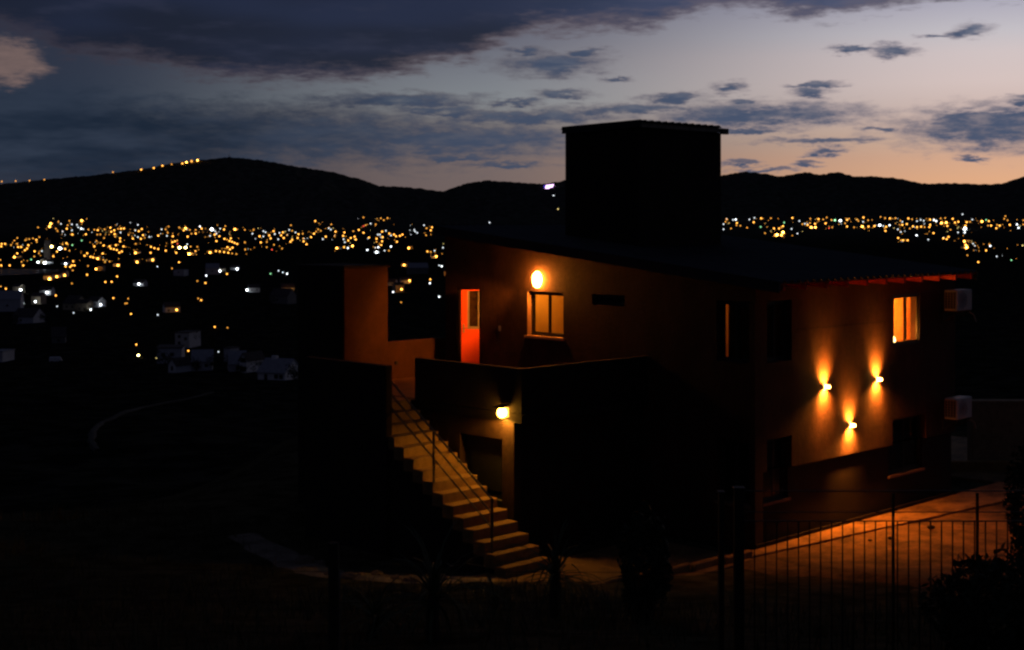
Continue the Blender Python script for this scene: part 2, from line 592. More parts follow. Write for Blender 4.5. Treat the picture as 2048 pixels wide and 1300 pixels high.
azs = np.concatenate([np.radians(np.arange(-180, -34, 3.0)), np.radians(np.arange(-34, 34, 0.09)), np.radians(np.arange(34, 180, 3.0))])
rads = np.concatenate([[0.0], np.geomspace(1.5, 5500, 210), np.linspace(5520, 7000, 60), np.linspace(7040, 9000, 14)])
AA, RRm = np.meshgrid(azs, rads, indexing='ij')
GX, GY = RRm * np.sin(AA), RRm * np.cos(AA)
GZ = ground_z(GX, GY)
na, nr = AA.shape
co = np.stack([GX, GY, GZ], -1).reshape(-1, 3)
ii, jj = np.meshgrid(np.arange(na), np.arange(nr - 1), indexing='ij')
i2 = (ii + 1) % na
quads = np.stack([ii * nr + jj, ii * nr + jj + 1, i2 * nr + jj + 1, i2 * nr + jj], -1).reshape(-1, 4)
me = bpy.data.meshes.new('terrain')
me.vertices.add(len(co))
me.vertices.foreach_set('co', co.ravel())
me.loops.add(quads.size)
me.loops.foreach_set('vertex_index', quads.ravel().astype(np.int32))
me.polygons.add(len(quads))
me.polygons.foreach_set('loop_start', np.arange(0, quads.size, 4, dtype=np.int32))
me.polygons.foreach_set('use_smooth', np.ones(len(quads), bool))
me.update(calc_edges=True)
me.validate()

mt = bpy.data.materials.new('scrubland')
mt.use_nodes = True
t = N(mt.node_tree)
b = mt.node_tree.nodes['Principled BSDF']
tc = t.n('ShaderNodeTexCoord')
obj_v = tc.outputs['Object']
nf = t.noise(obj_v, 1.6, 8, 0.65)
nm = t.noise(obj_v, 0.03, 6, 0.6)
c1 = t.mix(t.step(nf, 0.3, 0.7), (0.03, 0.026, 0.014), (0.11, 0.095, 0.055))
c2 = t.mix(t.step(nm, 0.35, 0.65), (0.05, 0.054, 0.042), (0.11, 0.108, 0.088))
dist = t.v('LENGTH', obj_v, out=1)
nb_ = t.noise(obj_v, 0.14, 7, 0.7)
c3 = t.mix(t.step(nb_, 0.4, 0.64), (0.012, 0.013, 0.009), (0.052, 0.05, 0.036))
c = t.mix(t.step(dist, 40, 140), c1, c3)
c = t.mix(t.step(dist, 3500, 5500), c, c2)  # far hills paler: distance haze put into the ground colour
t.link(c, b.inputs['Base Color'])
b.inputs['Roughness'].default_value = 1.0
b.inputs['Specular IOR Level'].default_value = 0.0
bp = t.n('ShaderNodeBump')
bp.inputs['Strength'].default_value = 0.6
bp.inputs['Distance'].default_value = 0.05
t.link(t.noise(obj_v, 9, 6, 0.7), bp.inputs['Height'])
t.link(bp.outputs[0], b.inputs['Normal'])
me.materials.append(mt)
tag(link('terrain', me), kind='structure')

# lake in the valley, catching the lamps on its shore
lk = MB()
lk.quad(*[(LAKE[0] + LAKE[2] * math.cos(k * math.pi / 24) * (1 + 0.05 * math.sin(3 * k * math.pi / 24)), LAKE[1] + LAKE[3] * math.sin(k * math.pi / 24), LAKE[4]) for k in range(48)])
mw = bpy.data.materials.new('lake_water')
mw.use_nodes = True
t = N(mw.node_tree)
mw.node_tree.nodes.remove(mw.node_tree.nodes['Principled BSDF'])
df = t.n('ShaderNodeBsdfDiffuse')
df.inputs[0].default_value = (0.01, 0.011, 0.012, 1)
gs = t.n('ShaderNodeBsdfGlossy')
gs.inputs['Roughness'].default_value = 0.16
tc = t.n('ShaderNodeTexCoord')
bp = t.n('ShaderNodeBump')
bp.inputs['Strength'].default_value = 0.35
bp.inputs['Distance'].default_value = 0.3
t.link(t.noise(tc.outputs['Object'], 0.25, 4), bp.inputs['Height'])
t.link(bp.outputs[0], gs.inputs['Normal'])
mx = t.n('ShaderNodeMixShader')
mx.inputs[0].default_value = 0.22
t.link(df.outputs[0], mx.inputs[1])
t.link(gs.outputs[0], mx.inputs[2])
t.link(mx.outputs[0], mw.node_tree.nodes['Material Output'].inputs[0])
tag(lk.build('lake', mw), kind='structure')


def ray_ground(px, py, r0=60.0, r1=7200.0):
    """where the line of sight through a photo pixel meets the terrain"""
    dx, dz = (px - 1024) / FPX, -(py - HOR) / FPX
    ys = np.geomspace(r0, r1, 3000)
    below = (EYE + dz * ys) <= ground_z(dx * ys, ys)
    if not below.any():
        return None
    y = ys[np.argmax(below)]
    return Vector((dx * y, y, gz(dx * y, y)))


# ------------------------------------------------------------------ the house
TH = R(44.95)
ORG = Vector((4.76, 28.1, 0))
ROT = Matrix.Rotation(TH, 3, 'Z')


def HW(v, u, z=0.0):
    """house frame (v along the lamp wall, u along the terrace wall) to world"""
    return ORG + ROT @ Vector((v, u, z))


HL, HW_ = 9.0, 8.0
FL = 2.8


def zroof(u):
    return 5.27 + (u + 0.7) * 0.105


house = empty('house', ORG, TH, 'dark two-storey house with an outside stair, roof terrace and square tank tower', 'house')


def wall_panel(name, axis, pos, thick, s0, s1, z0, ztop, holes, m, parent, out):
    """upright wall with real openings. axis 'u': runs along u at v=pos; axis 'v': runs along v at u=pos. out: -1 outer face on the low side"""
    S = sorted({s0, s1, *[h[0] for h in holes], *[h[1] for h in holes]})
    zs = sorted({z0, *[h[2] for h in holes], *[h[3] for h in holes]})
    rows = len(zs)
    zt = ztop if callable(ztop) else (lambda s: ztop)

    def zz(j, s):
        return zs[j] if j < rows else zt(s)

    def pt(s, z, d):
        p = pos - out * d * -1 if False else pos + (d if out < 0 else -d)
        return (p, s, z) if axis == 'u' else (s, p, z)

    def solid(i, j):
        if i < 0 or j < 0 or i >= len(S) - 1 or j >= rows:
            return False
        sc = (S[i] + S[i + 1]) / 2
        zc = (zz(j, sc) + zz(j + 1, sc)) / 2
        return not any(h[0] < sc < h[1] and h[2] < zc < h[3] for h in holes)
    b = MB()
    for i in range(len(S) - 1):
        for j in range(rows):
            if not solid(i, j):
                continue
            a, c = S[i], S[i + 1]
            za, zb, zc, zd = zz(j, a), zz(j, c), zz(j + 1, c), zz(j + 1, a)
            for d in (0, thick):
                b.quad(pt(a, za, d), pt(c, zb, d), pt(c, zc, d), pt(a, zd, d))
            if not solid(i - 1, j):
                b.quad(pt(a, za, 0), pt(a, za, thick), pt(a, zd, thick), pt(a, zd, 0))
            if not solid(i + 1, j):
                b.quad(pt(c, zb, 0), pt(c, zb, thick), pt(c, zc, thick), pt(c, zc, 0))
            if not solid(i, j - 1):
                b.quad(pt(a, za, 0), pt(c, zb, 0), pt(c, zb, thick), pt(a, za, thick))
            if not solid(i, j + 1):
                b.quad(pt(a, zd, 0), pt(c, zc, 0), pt(c, zc, thick), pt(a, zd, thick))
    return b.build(name, m, parent)


T = 0.26
# openings: (s0, s1, z0, z1)
A_WIN = (5.13, 6.25, 3.88, 4.89)
A_VENT = (3.35, 4.28, 4.66, 4.90)
A_DOOR = (7.76, 8.62, FL, 4.88)
A_CORN = (0.14, 0.93, 3.67, 4.89)
A_CORN_L = (0.14, 0.93, 0.88, 2.15)
B_WIN = (5.17, 6.40, 3.70, 4.84)
B_WIN_L = (5.17, 6.64, 0.82, 2.08)
B_CORN = (0.40, 1.26, 3.67, 4.89)
B_CORN_L = (0.40, 1.26, 0.88, 2.15)
wall_panel('wall', 'u', 0.0, T, 0.0, HL, 0.0, lambda u: zroof(u) - 0.03, [A_WIN, A_VENT, A_DOOR, A_CORN, A_CORN_L], M_wallA, house, -1)
wall_panel('wall', 'v', 0.0, T, T, HW_, 1.52, zroof(0) - 0.03, [B_WIN, (B_WIN_L[0], B_WIN_L[1], 1.52, B_WIN_L[3]), B_CORN, (B_CORN_L[0], B_CORN_L[1], 1.52, B_CORN_L[3])], M_wall, house, -1)
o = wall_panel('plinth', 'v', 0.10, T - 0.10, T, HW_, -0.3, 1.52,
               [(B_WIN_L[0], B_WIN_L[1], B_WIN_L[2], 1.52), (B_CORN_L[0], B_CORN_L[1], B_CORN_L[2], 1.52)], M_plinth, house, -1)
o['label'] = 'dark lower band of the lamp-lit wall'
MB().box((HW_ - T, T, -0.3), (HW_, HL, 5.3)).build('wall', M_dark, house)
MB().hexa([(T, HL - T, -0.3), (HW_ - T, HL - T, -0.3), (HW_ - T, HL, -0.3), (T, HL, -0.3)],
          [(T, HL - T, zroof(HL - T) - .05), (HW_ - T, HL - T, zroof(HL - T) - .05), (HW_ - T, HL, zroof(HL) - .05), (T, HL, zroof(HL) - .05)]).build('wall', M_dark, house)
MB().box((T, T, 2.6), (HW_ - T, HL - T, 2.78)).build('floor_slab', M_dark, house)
# shallow score lines in the render of the lamp wall
for z, v0, v1 in ((4.27, 1.35, 5.1),):
    MB().box((v0, -0.0012, z - 0.005), (v1, -0.0004, z + 0.005)).build('render_joint', M_dark, house)

# roof
roof = MB().hexa([(-0.12, -0.66, zroof(-0.66) - 0.02), (7.72, -0.66, zroof(-0.66) - 0.02), (7.72, HL + 0.18, zroof(HL + 0.18) - 0.02), (-0.12, HL + 0.18, zroof(HL + 0.18) - 0.02)],
                 [(-0.12, -0.66, zroof(-0.66)), (7.72, -0.66, zroof(-0.66)), (7.72, HL + 0.18, zroof(HL + 0.18)), (-0.12, HL + 0.18, zroof(HL + 0.18))]).build('roof', M_wood, house)
prof = []
per, amp = 0.25, 0.036
ns = 4 * 8
for k in range(ns + 1):
    x = k * per * 4 / ns
    prof.append((x, amp * (1 - math.cos(2 * math.pi * x / per)) / 2 * 1.6))
sh = MB()
ua, ub = -0.70, HL + 0.20
for (xa, za), (xb, zb) in zip(prof[:-1], prof[1:]):
    sh.quad((xa, ua, zroof(ua) + za + .012), (xb, ua, zroof(ua) + zb + .012), (xb, ub, zroof(ub) + zb + .012), (xa, ub, zroof(ub) + za + .012))
    sh.quad((xa, ua, zroof(ua) + za + .006), (xa, ua, zroof(ua) + za + .012), (xb, ua, zroof(ua) + zb + .012), (xb, ua, zroof(ua) + zb + .006))
    sh.quad((xa, ua, zroof(ua) + za + .006), (xb, ua, zroof(ua) + zb + .006), (xb, ub, zroof(ub) + zb + .006), (xa, ub, zroof(ub) + za + .006))
sh_me = sh.mesh('roof_sheet', M_roof, True)
for k in range(8):
    link('roof_sheet', sh_me, roof).location = (-0.15 + k * 0.99, 0, 0.002 * (k % 2))
rf = MB()
for uu, vv in ((-0.64, HL + 0.1),):
    rf.hexa([(0, uu, zroof(uu) - .14), (.07, uu, zroof(uu) - .14), (.07, 0.0 - .002, zroof(0) - .16), (0, 0.0 - .002, zroof(0) - .16)],
            [(0, uu, zroof(uu) - .022), (.07, uu, zroof(uu) - .022), (.07, 0.0 - .002, zroof(0) - .022), (0, 0.0 - .002, zroof(0) - .022)])
rf_me = rf.mesh('rafter_tail', M_wood)
for k in range(11):
    link('rafter_tail', rf_me, roof).location = (0.02 + k * 0.755, 0, 0)
# verge boards along the terrace side and the far side, and the ridge flashing
for v0, v1 in ((-0.17, -0.13), (7.73, 7.77)):
    MB().hexa([(v0, -0.68, zroof(-.68) - .17), (v1, -0.68, zroof(-.68) - .17), (v1, HL + .2, zroof(HL + .2) - .17), (v0, HL + .2, zroof(HL + .2) - .17)],
              [(v0, -0.68, zroof(-.68) + .05), (v1, -0.68, zroof(-.68) + .05), (v1, HL + .2, zroof(HL + .2) + .05), (v0, HL + .2, zroof(HL + .2) + .05)]).build('verge_board', M_trim, roof)
MB().box((-0.17, HL + .205, zroof(HL + .2) - .15), (7.77, HL + .235, zroof(HL + .2) + .09)).build('ridge_flashing', M_roof, roof)

# tank tower on the roof
TV, TU, TZ = 2.0, 4.65, 8.62
tower = MB().hexa([(TV, TU, zroof(TU) + .03), (5.12, TU, zroof(TU) + .03), (5.12, 6.93, zroof(6.93) + .03), (TV, 6.93, zroof(6.93) + .03)],
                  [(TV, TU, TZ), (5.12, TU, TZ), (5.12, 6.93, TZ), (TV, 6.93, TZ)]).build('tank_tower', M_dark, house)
MB().box((TV - .03, TU - .06, TZ), (5.15, TU - .02, TZ + .1)).build('fascia_board', mat('fascia_paint', (0.3, 0.26, 0.2), 0.8), tower)
MB().hexa([(TV - .06, TU - .1, TZ + .00), (TV - .002, TU - .1, TZ + .00), (TV - .002, 6.99, TZ - .06), (TV - .06, 6.99, TZ - .06)],
          [(TV - .06, TU - .1, TZ + .17), (TV - .002, TU - .1, TZ + .17), (TV - .002, 6.99, TZ + .11), (TV - .06, 6.99, TZ + .11)]).build('verge_board', M_trim, tower)
tsh = MB()
for (xa, za), (xb, zb) in zip(prof[:-1], prof[1:]):
    for dz in (0, .006):
        tsh.quad((xa, TU - .14, TZ + .105 + za + dz), (xb, TU - .14, TZ + .105 + zb + dz), (xb, 7.08, TZ + .045 + zb + dz), (xa, 7.08, TZ + .045 + za + dz))
    tsh.quad((xa, TU - .14, TZ + .105 + za), (xa, TU - .14, TZ + .111 + za), (xb, TU - .14, TZ + .111 + zb), (xb, TU - .14, TZ + .105 + zb))
tsh_me = tsh.mesh('tower_roof_sheet', M_roof, True)
for k in range(3):
    link('tower_roof_sheet', tsh_me, tower).location = (TV - .03 + k * 1.0, 0, 0.002 * (k % 2))
MB().box((5.02, TU - .13, TZ - .04), (5.26, TU - .05, TZ + .10)).build('gutter_end', M_trim, tower)
MB().box((5.02, TU - .04, TZ + .02), (5.24, 7.05, TZ + .09)).build('verge_board', M_trim, tower)


def window(axis, hole, name='window', sill=True, face=0.0, depth=0.13, curtain=None, frame_m=None, split=True, nsash=2):
    """two sliding sashes in a frame, set back in the reveal"""
    s0, s1, z0, z1 = hole
    fm = frame_m or M_frame

    def pt(s, d, z):
        return (d, s, z) if axis == 'u' else (s, d, z)

    def bx(b, sa, sb, da, db, za, zb):
        return b.box(pt(sa, da, za), pt(sb, db, zb))
    f = MB()
    e = 0.045
    d0, d1 = depth, depth + 0.07
    bx(f, s0, s1, d0, d1, z0, z0 + e)
    bx(f, s0, s1, d0, d1, z1 - e, z1)
    bx(f, s0, s0 + e, d0, d1, z0 + e, z1 - e)
    bx(f, s1 - e, s1, d0, d1, z0 + e, z1 - e)
    fr = f.build(name, fm, house)
    mid = (s0 + s1) / 2
    spans = [(s0 + e, mid + .025, d0 + .005), (mid - .025, s1 - e, d0 + .036)] if nsash == 2 else [(s0 + e, s1 - e, d0 + .01)]
    for sa, sb, d in spans:
        q = MB()
        w_ = 0.04
        bx(q, sa, sb, d, d + .026, z0 + e, z0 + e + w_)
        bx(q, sa, sb, d, d + .026, z1 - e - w_, z1 - e)
        bx(q, sa, sa + w_, d, d + .026, z0 + e + w_, z1 - e - w_)
        bx(q, sb - w_, sb, d, d + .026, z0 + e + w_, z1 - e - w_)
        q.build('sash', fm, fr)
        g = MB()
        bx(g, sa + w_, sb - w_, d + .011, d + .015, z0 + e + w_, z1 - e - w_)
        g.build('pane', M_glass, fr)
    if sill:
        q = MB()
        bx(q, s0 - .05, s1 + .05, face - 0.05, face - .001, z0 - .05, z0 + .004)
        bx(q, s0 + .001, s1 - .001, face - .001, d0, z0 + .001, z0 + .004)
        q.build('sill', M_sill, fr)
    if curtain:
        for ca, cb, m in curtain:
            k = 26
            q = MB()
            pts = []
            for i in range(k + 1):
                s = ca + (cb - ca) * i / k
                pts.append((s, T + .05 + 0.018 * math.sin(i * 1.9) + 0.008 * math.sin(i * 4.1)))
            for (sa, da), (sb, db) in zip(pts[:-1], pts[1:]):
                q.quad(pt(sa, da, z0 - .1), pt(sb, db, z0 - .1), pt(sb, db, z1 + .08), pt(sa, da, z1 + .08))
            q.build('curtain', m, fr)
    return fr


M_lit = mat('lit_reveal', (0.42, 0.24, 0.13), 0.7, var=0.15, scale=6)  # paler colour carries the lamplight on this window's reveal and sill
aw = window('u', A_WIN)
MB().box((0.001, A_WIN[1] - .012, A_WIN[2] + .005), (0.129, A_WIN[1] - .0005, A_WIN[3])).build('lit_jamb', M_lit, aw)  # added plate, pale where the lamp lights the jamb
for c_ in aw.children:
    if c_.name.startswith('sill'):
        c_.data.materials[0] = M_lit  # sill lightened here for the lamp's glow
window('u', A_VENT, sill=False, nsash=1, curtain=[(3.3, 4.33, M_curtd)])
window('u', A_CORN, sill=False, curtain=[(0.05, 0.86, M_curtd), (0.975, 1.2, M_curtd)])
window('u', A_CORN_L, curtain=[(0.1, 1.0, M_curtd)])
window('v', B_WIN, sill=False, depth=0.012)
window('v', B_WIN_L, face=0.10, depth=0.15, curtain=[(5.1, 6.7, M_curtd)])
window('v', B_CORN, sill=False, curtain=[(0.35, 1.32, M_curtd)])
window('v', B_CORN_L, face=0.10, depth=0.15, curtain=[(0.35, 1.32, M_curtd)])


def room(v0, v1, u0, u1, z0, z1, m):
    b = MB()
    b.quad((v0, u0, z0), (v1, u0, z0), (v1, u1, z0), (v0, u1, z0))
    b.quad((v0, u0, z1), (v1, u0, z1), (v1, u1, z1), (v0, u1, z1))
    if v0 > T + .05:
        b.quad((v0, u0, z0), (v0, u1, z0), (v0, u1, z1), (v0, u0, z1))
    b.quad((v1, u0, z0), (v1, u1, z0), (v1, u1, z1), (v1, u0, z1))
    if u0 > T + .05:
        b.quad((v0, u0, z0), (v1, u0, z0), (v1, u0, z1), (v0, u0, z1))
    b.quad((v0, u1, z0), (v1, u1, z0), (v1, u1, z1), (v0, u1, z1))
    return b.build('inner_wall', m, house)


room(T + .01, 2.6, 4.6, 7.0, FL, 5.2, M_room)
room(4.6, 7.4, T + .01, 2.4, FL, 5.1, M_room)
room(T + .01, 2.2, T + .01, 1.9, FL, 5.1, M_room)
# screen of thin cloth drawn behind the lit window of the lamp wall
q = MB()
for i in range(40):
    s, s2 = 5.05 + 2.2 * i / 40, 5.05 + 2.2 * (i + 1) / 40
    d, d2 = 0.62 + .02 * math.sin(i * 1.3), 0.62 + .02 * math.sin((i + 1) * 1.3)
    q.quad((s, d, 3.5), (s2, d2, 3.5), (s2, d2, 5.0), (s, d, 5.0))
q.build('curtain', M_curt, house)

# door under the terrace side: red leaf swung out past the square
hinge = (-.03, A_DOOR[0] + .03)
PH = R(42)
dl = empty('door', (hinge[0], hinge[1], FL), 0.0)
dl.parent = house
# leaf frame: local x runs from the hinge to the free edge
dl.rotation_euler = (0, 0, math.atan2(math.cos(PH), -math.sin(PH)))
LW, LH = 0.42, 2.06
lf = MB()
lf.box((0, -.02, 0.01), (LW, .02, 1.14))
lf.box((LW - .14, -.02, 1.14), (LW, .02, LH))
lf.box((0, -.02, LH - .02), (LW - .14, .02, LH))
lf.build('leaf', M_red, dl)
gf = MB()
gf.box((LW - .185, -.024, 1.145), (LW - .142, .024, LH - .025))
gf.box((0.005, -.024, 1.145), (LW - .185, .024, 1.2))
gf.box((0.005, -.024, 1.2), (0.03, .024, LH - .025))
gf.build('glazing_frame', M_alu, dl)
MB().box((.03, -.004, 1.2), (LW - .185, .004, LH - .025)).build('pane', mat('door_glass', (0.035, 0.022, 0.01), 0.08, var=.6, scale=4, spec=0.5), dl)
hd = MB()
for s in (-1, 1):
    hd.box((LW - .075, s * .0205, 1.06), (LW - .035, s * .028, 1.26))
    hd.tube([(LW - .055, s * .028, 1.18), (LW - .055, s * .06, 1.18), (LW - .13, s * .06, 1.175)], .011, 8)
hd.build('handle', M_alu, dl)
fr = MB()
fr.box((.02, A_DOOR[0] - .001, FL), (.12, A_DOOR[0] + .045, A_DOOR[3]))
fr.box((.02, A_DOOR[1] - .045, FL), (.12, A_DOOR[1] + .001, A_DOOR[3]))
fr.box((.02, A_DOOR[0] + .045, A_DOOR[3] - .045), (.12, A_DOOR[1] - .045, A_DOOR[3] + .001))
fr.build('door_frame', M_frame, house)
MB().box((-.014, 7.1, 3.93), (-.001, 7.17, 4.05)).build('switch_plate', M_white, house, 0.003)

# terrace block
TF = -3.75                      # outer face
wall_panel('terrace_wall', 'u', TF, 0.2, 2.93, HL, -0.4, 2.62, [(3.25, 4.45, -0.4, 2.26)], M_wallA, house, -1)
MB().box((TF + .2, 2.93, -0.4), (-.001, 3.13, 2.62)).build('terrace_wall', M_dark, house)
MB().box((TF + .2, HL - .2, -1.5), (-.001, HL, 2.62)).build('terrace_wall', M_dark, house)
MB().box((TF - .02, 2.7, 2.62), (-.002, HL, FL - .012)).build('terrace_slab', M_dark, house)
MB().box((TF + .131, 2.86, FL - .0115), (-.003, HL - .001, FL + .002)).build('terrace_floor', M_floor, house)
PT = 3.66
MB().box((TF - .02, 2.70, FL), (TF + .13, 5.80, PT)).build('parapet', M_dark, house, 0.01)
MB().box((TF + .13, 2.70, FL), (-.002, 2.85, PT)).build('parapet', M_dark, house, 0.01)
MB().box((TF - .02, 7.6, FL - .011), (TF + .13, HL, 3.25)).build('parapet', M_dark, house, 0.01)
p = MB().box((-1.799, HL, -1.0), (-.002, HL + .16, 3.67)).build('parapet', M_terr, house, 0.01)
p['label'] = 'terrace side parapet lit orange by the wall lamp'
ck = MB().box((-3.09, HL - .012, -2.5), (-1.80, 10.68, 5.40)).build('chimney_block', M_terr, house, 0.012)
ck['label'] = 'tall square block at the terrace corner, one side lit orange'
MB().box((-3.12, HL - .04, 5.40), (-1.77, 10.71, 5.46)).build('coping', M_dark, ck)
MB().box((-3.112, HL + .02, -2.5), (-3.092, 10.68, 5.395)).build('shaded_face', M_dark, ck)  # darker sheet: shade painted on the side turned from the lamp
MB().tube([(-1.55, HL - .004, 3.18), (-1.55, HL - .03, 3.18)], .045, 10).build('drain_outlet', M_black, house)
# dark door in the wall below the terrace
dd = MB().box((TF + .15, 3.27, -0.35), (TF + .19, 4.43, 2.24)).build('door', M_trim, house)
for za in (0.15, 1.2):
    MB().box((TF + .135, 3.42, za), (TF + .149, 4.28, za + .9)).build('panel', M_trim, dd)
MB().tube([(TF + .15, 3.36, 1.05), (TF + .09, 3.36, 1.05), (TF + .09, 3.48, 1.05)], .012, 6).build('handle', M_alu, dd)

# outside stair along the terrace front
SV0, SV1 = -5.16, -4.0
RISE, TREAD, U0, Z0 = 0.1835, 0.28, 2.0, 0.45
nst = 14
st = MB()
# sloping soffit beam carrying the steps
for v0, v1 in ((-4.95, -4.75), (-4.4, -4.2)):
    st.hexa([(v0, U0 - .1, -0.25), (v1, U0 - .1, -0.25), (v1, U0 + TREAD * 14, 2.33), (v0, U0 + TREAD * 14, 2.33)],
            [(v0, U0 - .1, 0.16), (v1, U0 - .1, 0.16), (v1, U0 + TREAD * 14, 2.63), (v0, U0 + TREAD * 14, 2.63)])
fill = [(U0 - .02, -0.4), (U0 + TREAD * 14 - .02, -0.4), (U0 + TREAD * 14 - .02, 2.6), (U0 + TREAD * 13, 2.55), (U0 + .05, 0.16), (U0 - .02, 0.12)]
st = MB().hexa([(SV0 + .03, a_, b_) for a_, b_ in fill], [(SV1 - .03, a_, b_) for a_, b_ in fill])
stair = st.build('staircase', M_dark, house)
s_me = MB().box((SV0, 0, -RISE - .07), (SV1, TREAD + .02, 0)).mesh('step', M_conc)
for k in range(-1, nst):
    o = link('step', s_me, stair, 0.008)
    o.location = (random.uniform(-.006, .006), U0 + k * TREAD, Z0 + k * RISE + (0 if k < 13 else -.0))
MB().box((SV0 + .16, U0 + nst * TREAD + .021, 2.60), (TF - .021, 7.45, FL + .02)).build('landing', M_floor, stair, 0.01)
MB().box((-5.22, 4.98, -1.2), (-5.06, 7.6, PT)).build('parapet', M_dark, stair, 0.01)
MB().box((-5.06, 7.45, -1.2), (TF - .022, 7.6, 3.1)).build('parapet', M_dark, stair, 0.01)
rail = MB()
slope = RISE / TREAD


def zr_(u, h):
    return Z0 + (u - U0) * slope + h


RV = SV0 + 0.04
rails = []
first = None
for h in (0.92, 0.66, 0.40):
    b = MB().tube([(RV, 2.12, zr_(2.12, h)), (RV + .06, 4.95, zr_(4.95, h)), (RV + .14, 5.4, zr_(5.4, h))], 0.022 if h > .9 else 0.018, 8)
    if first is None:
        first = b.build('railing', M_steel, house)
    else:
        b.build('rail', M_steel, first)
for u in (2.12, 3.7):
    MB().tube([(RV, u, zr_(u, -0.05)), (RV, u, zr_(u, 0.94))], 0.026, 8).build('post', M_steel, first)

# ------------------------------------------------------------------ lamps on the house
LC = (1.0, 0.27, 0.024)
HOT = emis('lamp_glass', (1.0, 0.5, 0.1), 40.0, 'NONE')
HOT2 = emis('lamp_glass_yellow', (1.0, 0.45, 0.04), 48.0)


def hthing(name, v, u, z, label, cat, group=None):
    return empty(name, HW(v, u, z), TH, label, cat, group)


wl = hthing('wall_lamp', 0, 5.86, 5.16, 'glowing bulkhead lamp above the lit terrace window', 'wall lamp')
MB().box((-.03, -.08, -.12), (-.001, .08, .12)).build('back_plate', M_white, wl, 0.01)
MB().ball((-.08, 0, 0), (.085, .12, .18), 16, 12).build('globe', emis('bulkhead_glass', (1.0, 0.30, 0.03), 280.0), wl, smooth=True)
light('door_spot', 'SPOT', (-.24, .03, -.02), 430, LC, wl, 0.05, Vector((-math.sin(R(13)), math.cos(R(13)), -.34)).to_track_quat('-Z', 'Y').to_euler(), spot_size=R(60), spot_blend=0.7)  # added spot aimed along the wall to light door and terrace side

w2 = hthing('wall_lamp', TF, 3.12, 2.80, 'hooded yellow lamp on the wall corner beside the outside stair', 'wall lamp')
MB().box((-.03, -.07, -.1), (-.001, .07, .1)).build('back_plate', M_white, w2, 0.008)
hdm = MB()
hdm.hexa([(-.26, -.12, .10), (-.0301, -.12, .13), (-.0301, .12, .13), (-.26, .12, .10)], [(-.26, -.12, .115), (-.0301, -.12, .15), (-.0301, .12, .15), (-.26, .12, .115)])
hdm.build('hood', M_black, w2)
MB().ball((-.13, 0, 0), (.10, .095, .10), 14, 10).build('globe', HOT2, w2, smooth=True)
light('bulb', 'SPOT', (-.13, 0, -.10), 95, (1.0, 0.45, 0.04), w2, 0.05, (0, 0, 0), spot_size=R(172), spot_blend=0.3)

for v, z, lab in ((2.43, 3.04, 'glowing sconce at the top nearest the house corner'), (4.48, 3.03, 'glowing sconce just below the lit upstairs window'),
                  (3.41, 2.14, 'lowest of the three glowing sconces on the side wall')):
    s = hthing('sconce', v, 0, z, lab, 'sconce', 'three up-and-down sconces on the side wall')
    MB().box((-.06, -.02, -.07), (.06, -.001, .07)).build('back_plate', M_white, s, 0.006)
    for sx in (-1, 1):
        MB().box((sx * .06 - .004, -.06, -.03), (sx * .06 + .004, -.021, .03)).build('side_shield', M_black, s)
    MB().box((-.05, -.14, -.03), (.05, -.03, .03)).build('diffuser', HOT, s, 0.02)
    for sg in (1, -1):
        light('bulb', 'SPOT', (0, -.055, sg * .045), (60 if sg > 0 else 330), LC, s, 0.02, (0 if sg < 0 else math.pi, 0, 0), spot_size=R(150), spot_blend=1.0)
        light('bulb', 'SPOT', (0, -.15, sg * .032), 800, LC, s, 0.05, Vector((0, .92, sg)).to_track_quat('-Z', 'Y').to_euler(), spot_size=R(96), spot_blend=1.0)  # added spot turned back on the wall to widen the glow

# lamps inside
tl = hthing('table_lamp', 5.74, 0.40, FL, 'blazing lamp at the bottom corner of the lit side window', 'table lamp')
MB().tube([(0, 0, 0), (0, 0, .03)], .14, 14).build('base', M_black, tl)
MB().tube([(0, 0, .03), (0, 0, .95)], .012, 8).build('stem', M_black, tl)
MB().ball((0, 0, .98), .13, 14, 10).build('shade', emis('lamp_shade', (1.0, 0.6, 0.2), 12.0, 'NONE'), tl, smooth=True)
light('bulb', 'POINT', (0.0, 0.08, 1.16), 130, (1.0, .30, .03), tl, 0.06)
pl = hthing('ceiling_lamp', 6.0, 1.5, 4.85, 'warm ceiling lamp glimpsed behind the cloth of the side window', 'ceiling lamp')
MB().ball((0, 0, 0), .11, 10, 7).build('globe', emis('pendant_globe', (1, .6, .2), 5, 'NONE'), pl, smooth=True)
MB().tube([(0, 0, .11), (0, 0, .25)], .008, 6).build('cord', M_black, pl)
light('bulb', 'POINT', (0, 0, -.2), 420, LC, pl, 0.1)
pl = hthing('ceiling_lamp', 1.2, 6.3, 4.95, 'warm ceiling lamp inside the terrace window', 'ceiling lamp')
MB().ball((0, 0, 0), .11, 10, 7).build('globe', emis('pendant_globe', (1, .6, .2), 5, 'NONE'), pl, smooth=True)
MB().tube([(0, 0, .11), (0, 0, .25)], .008, 6).build('cord', M_black, pl)
light('bulb', 'POINT', (0, 0, -.2), 32, (1, .33, .018), pl, 0.1)
pl = hthing('ceiling_lamp', 1.2, 1.1, 4.85, 'dim amber ceiling lamp behind the narrow curtain gap', 'ceiling lamp')
MB().ball((0, 0, 0), .11, 10, 7).build('globe', emis('dim_globe', (1, .5, .12), 1, 'NONE'), pl, smooth=True)
MB().tube([(0, 0, .11), (0, 0, .25)], .008, 6).build('cord', M_black, pl)
light('bulb', 'POINT', (0, 0, -.2), 9, LC, pl, 0.1)
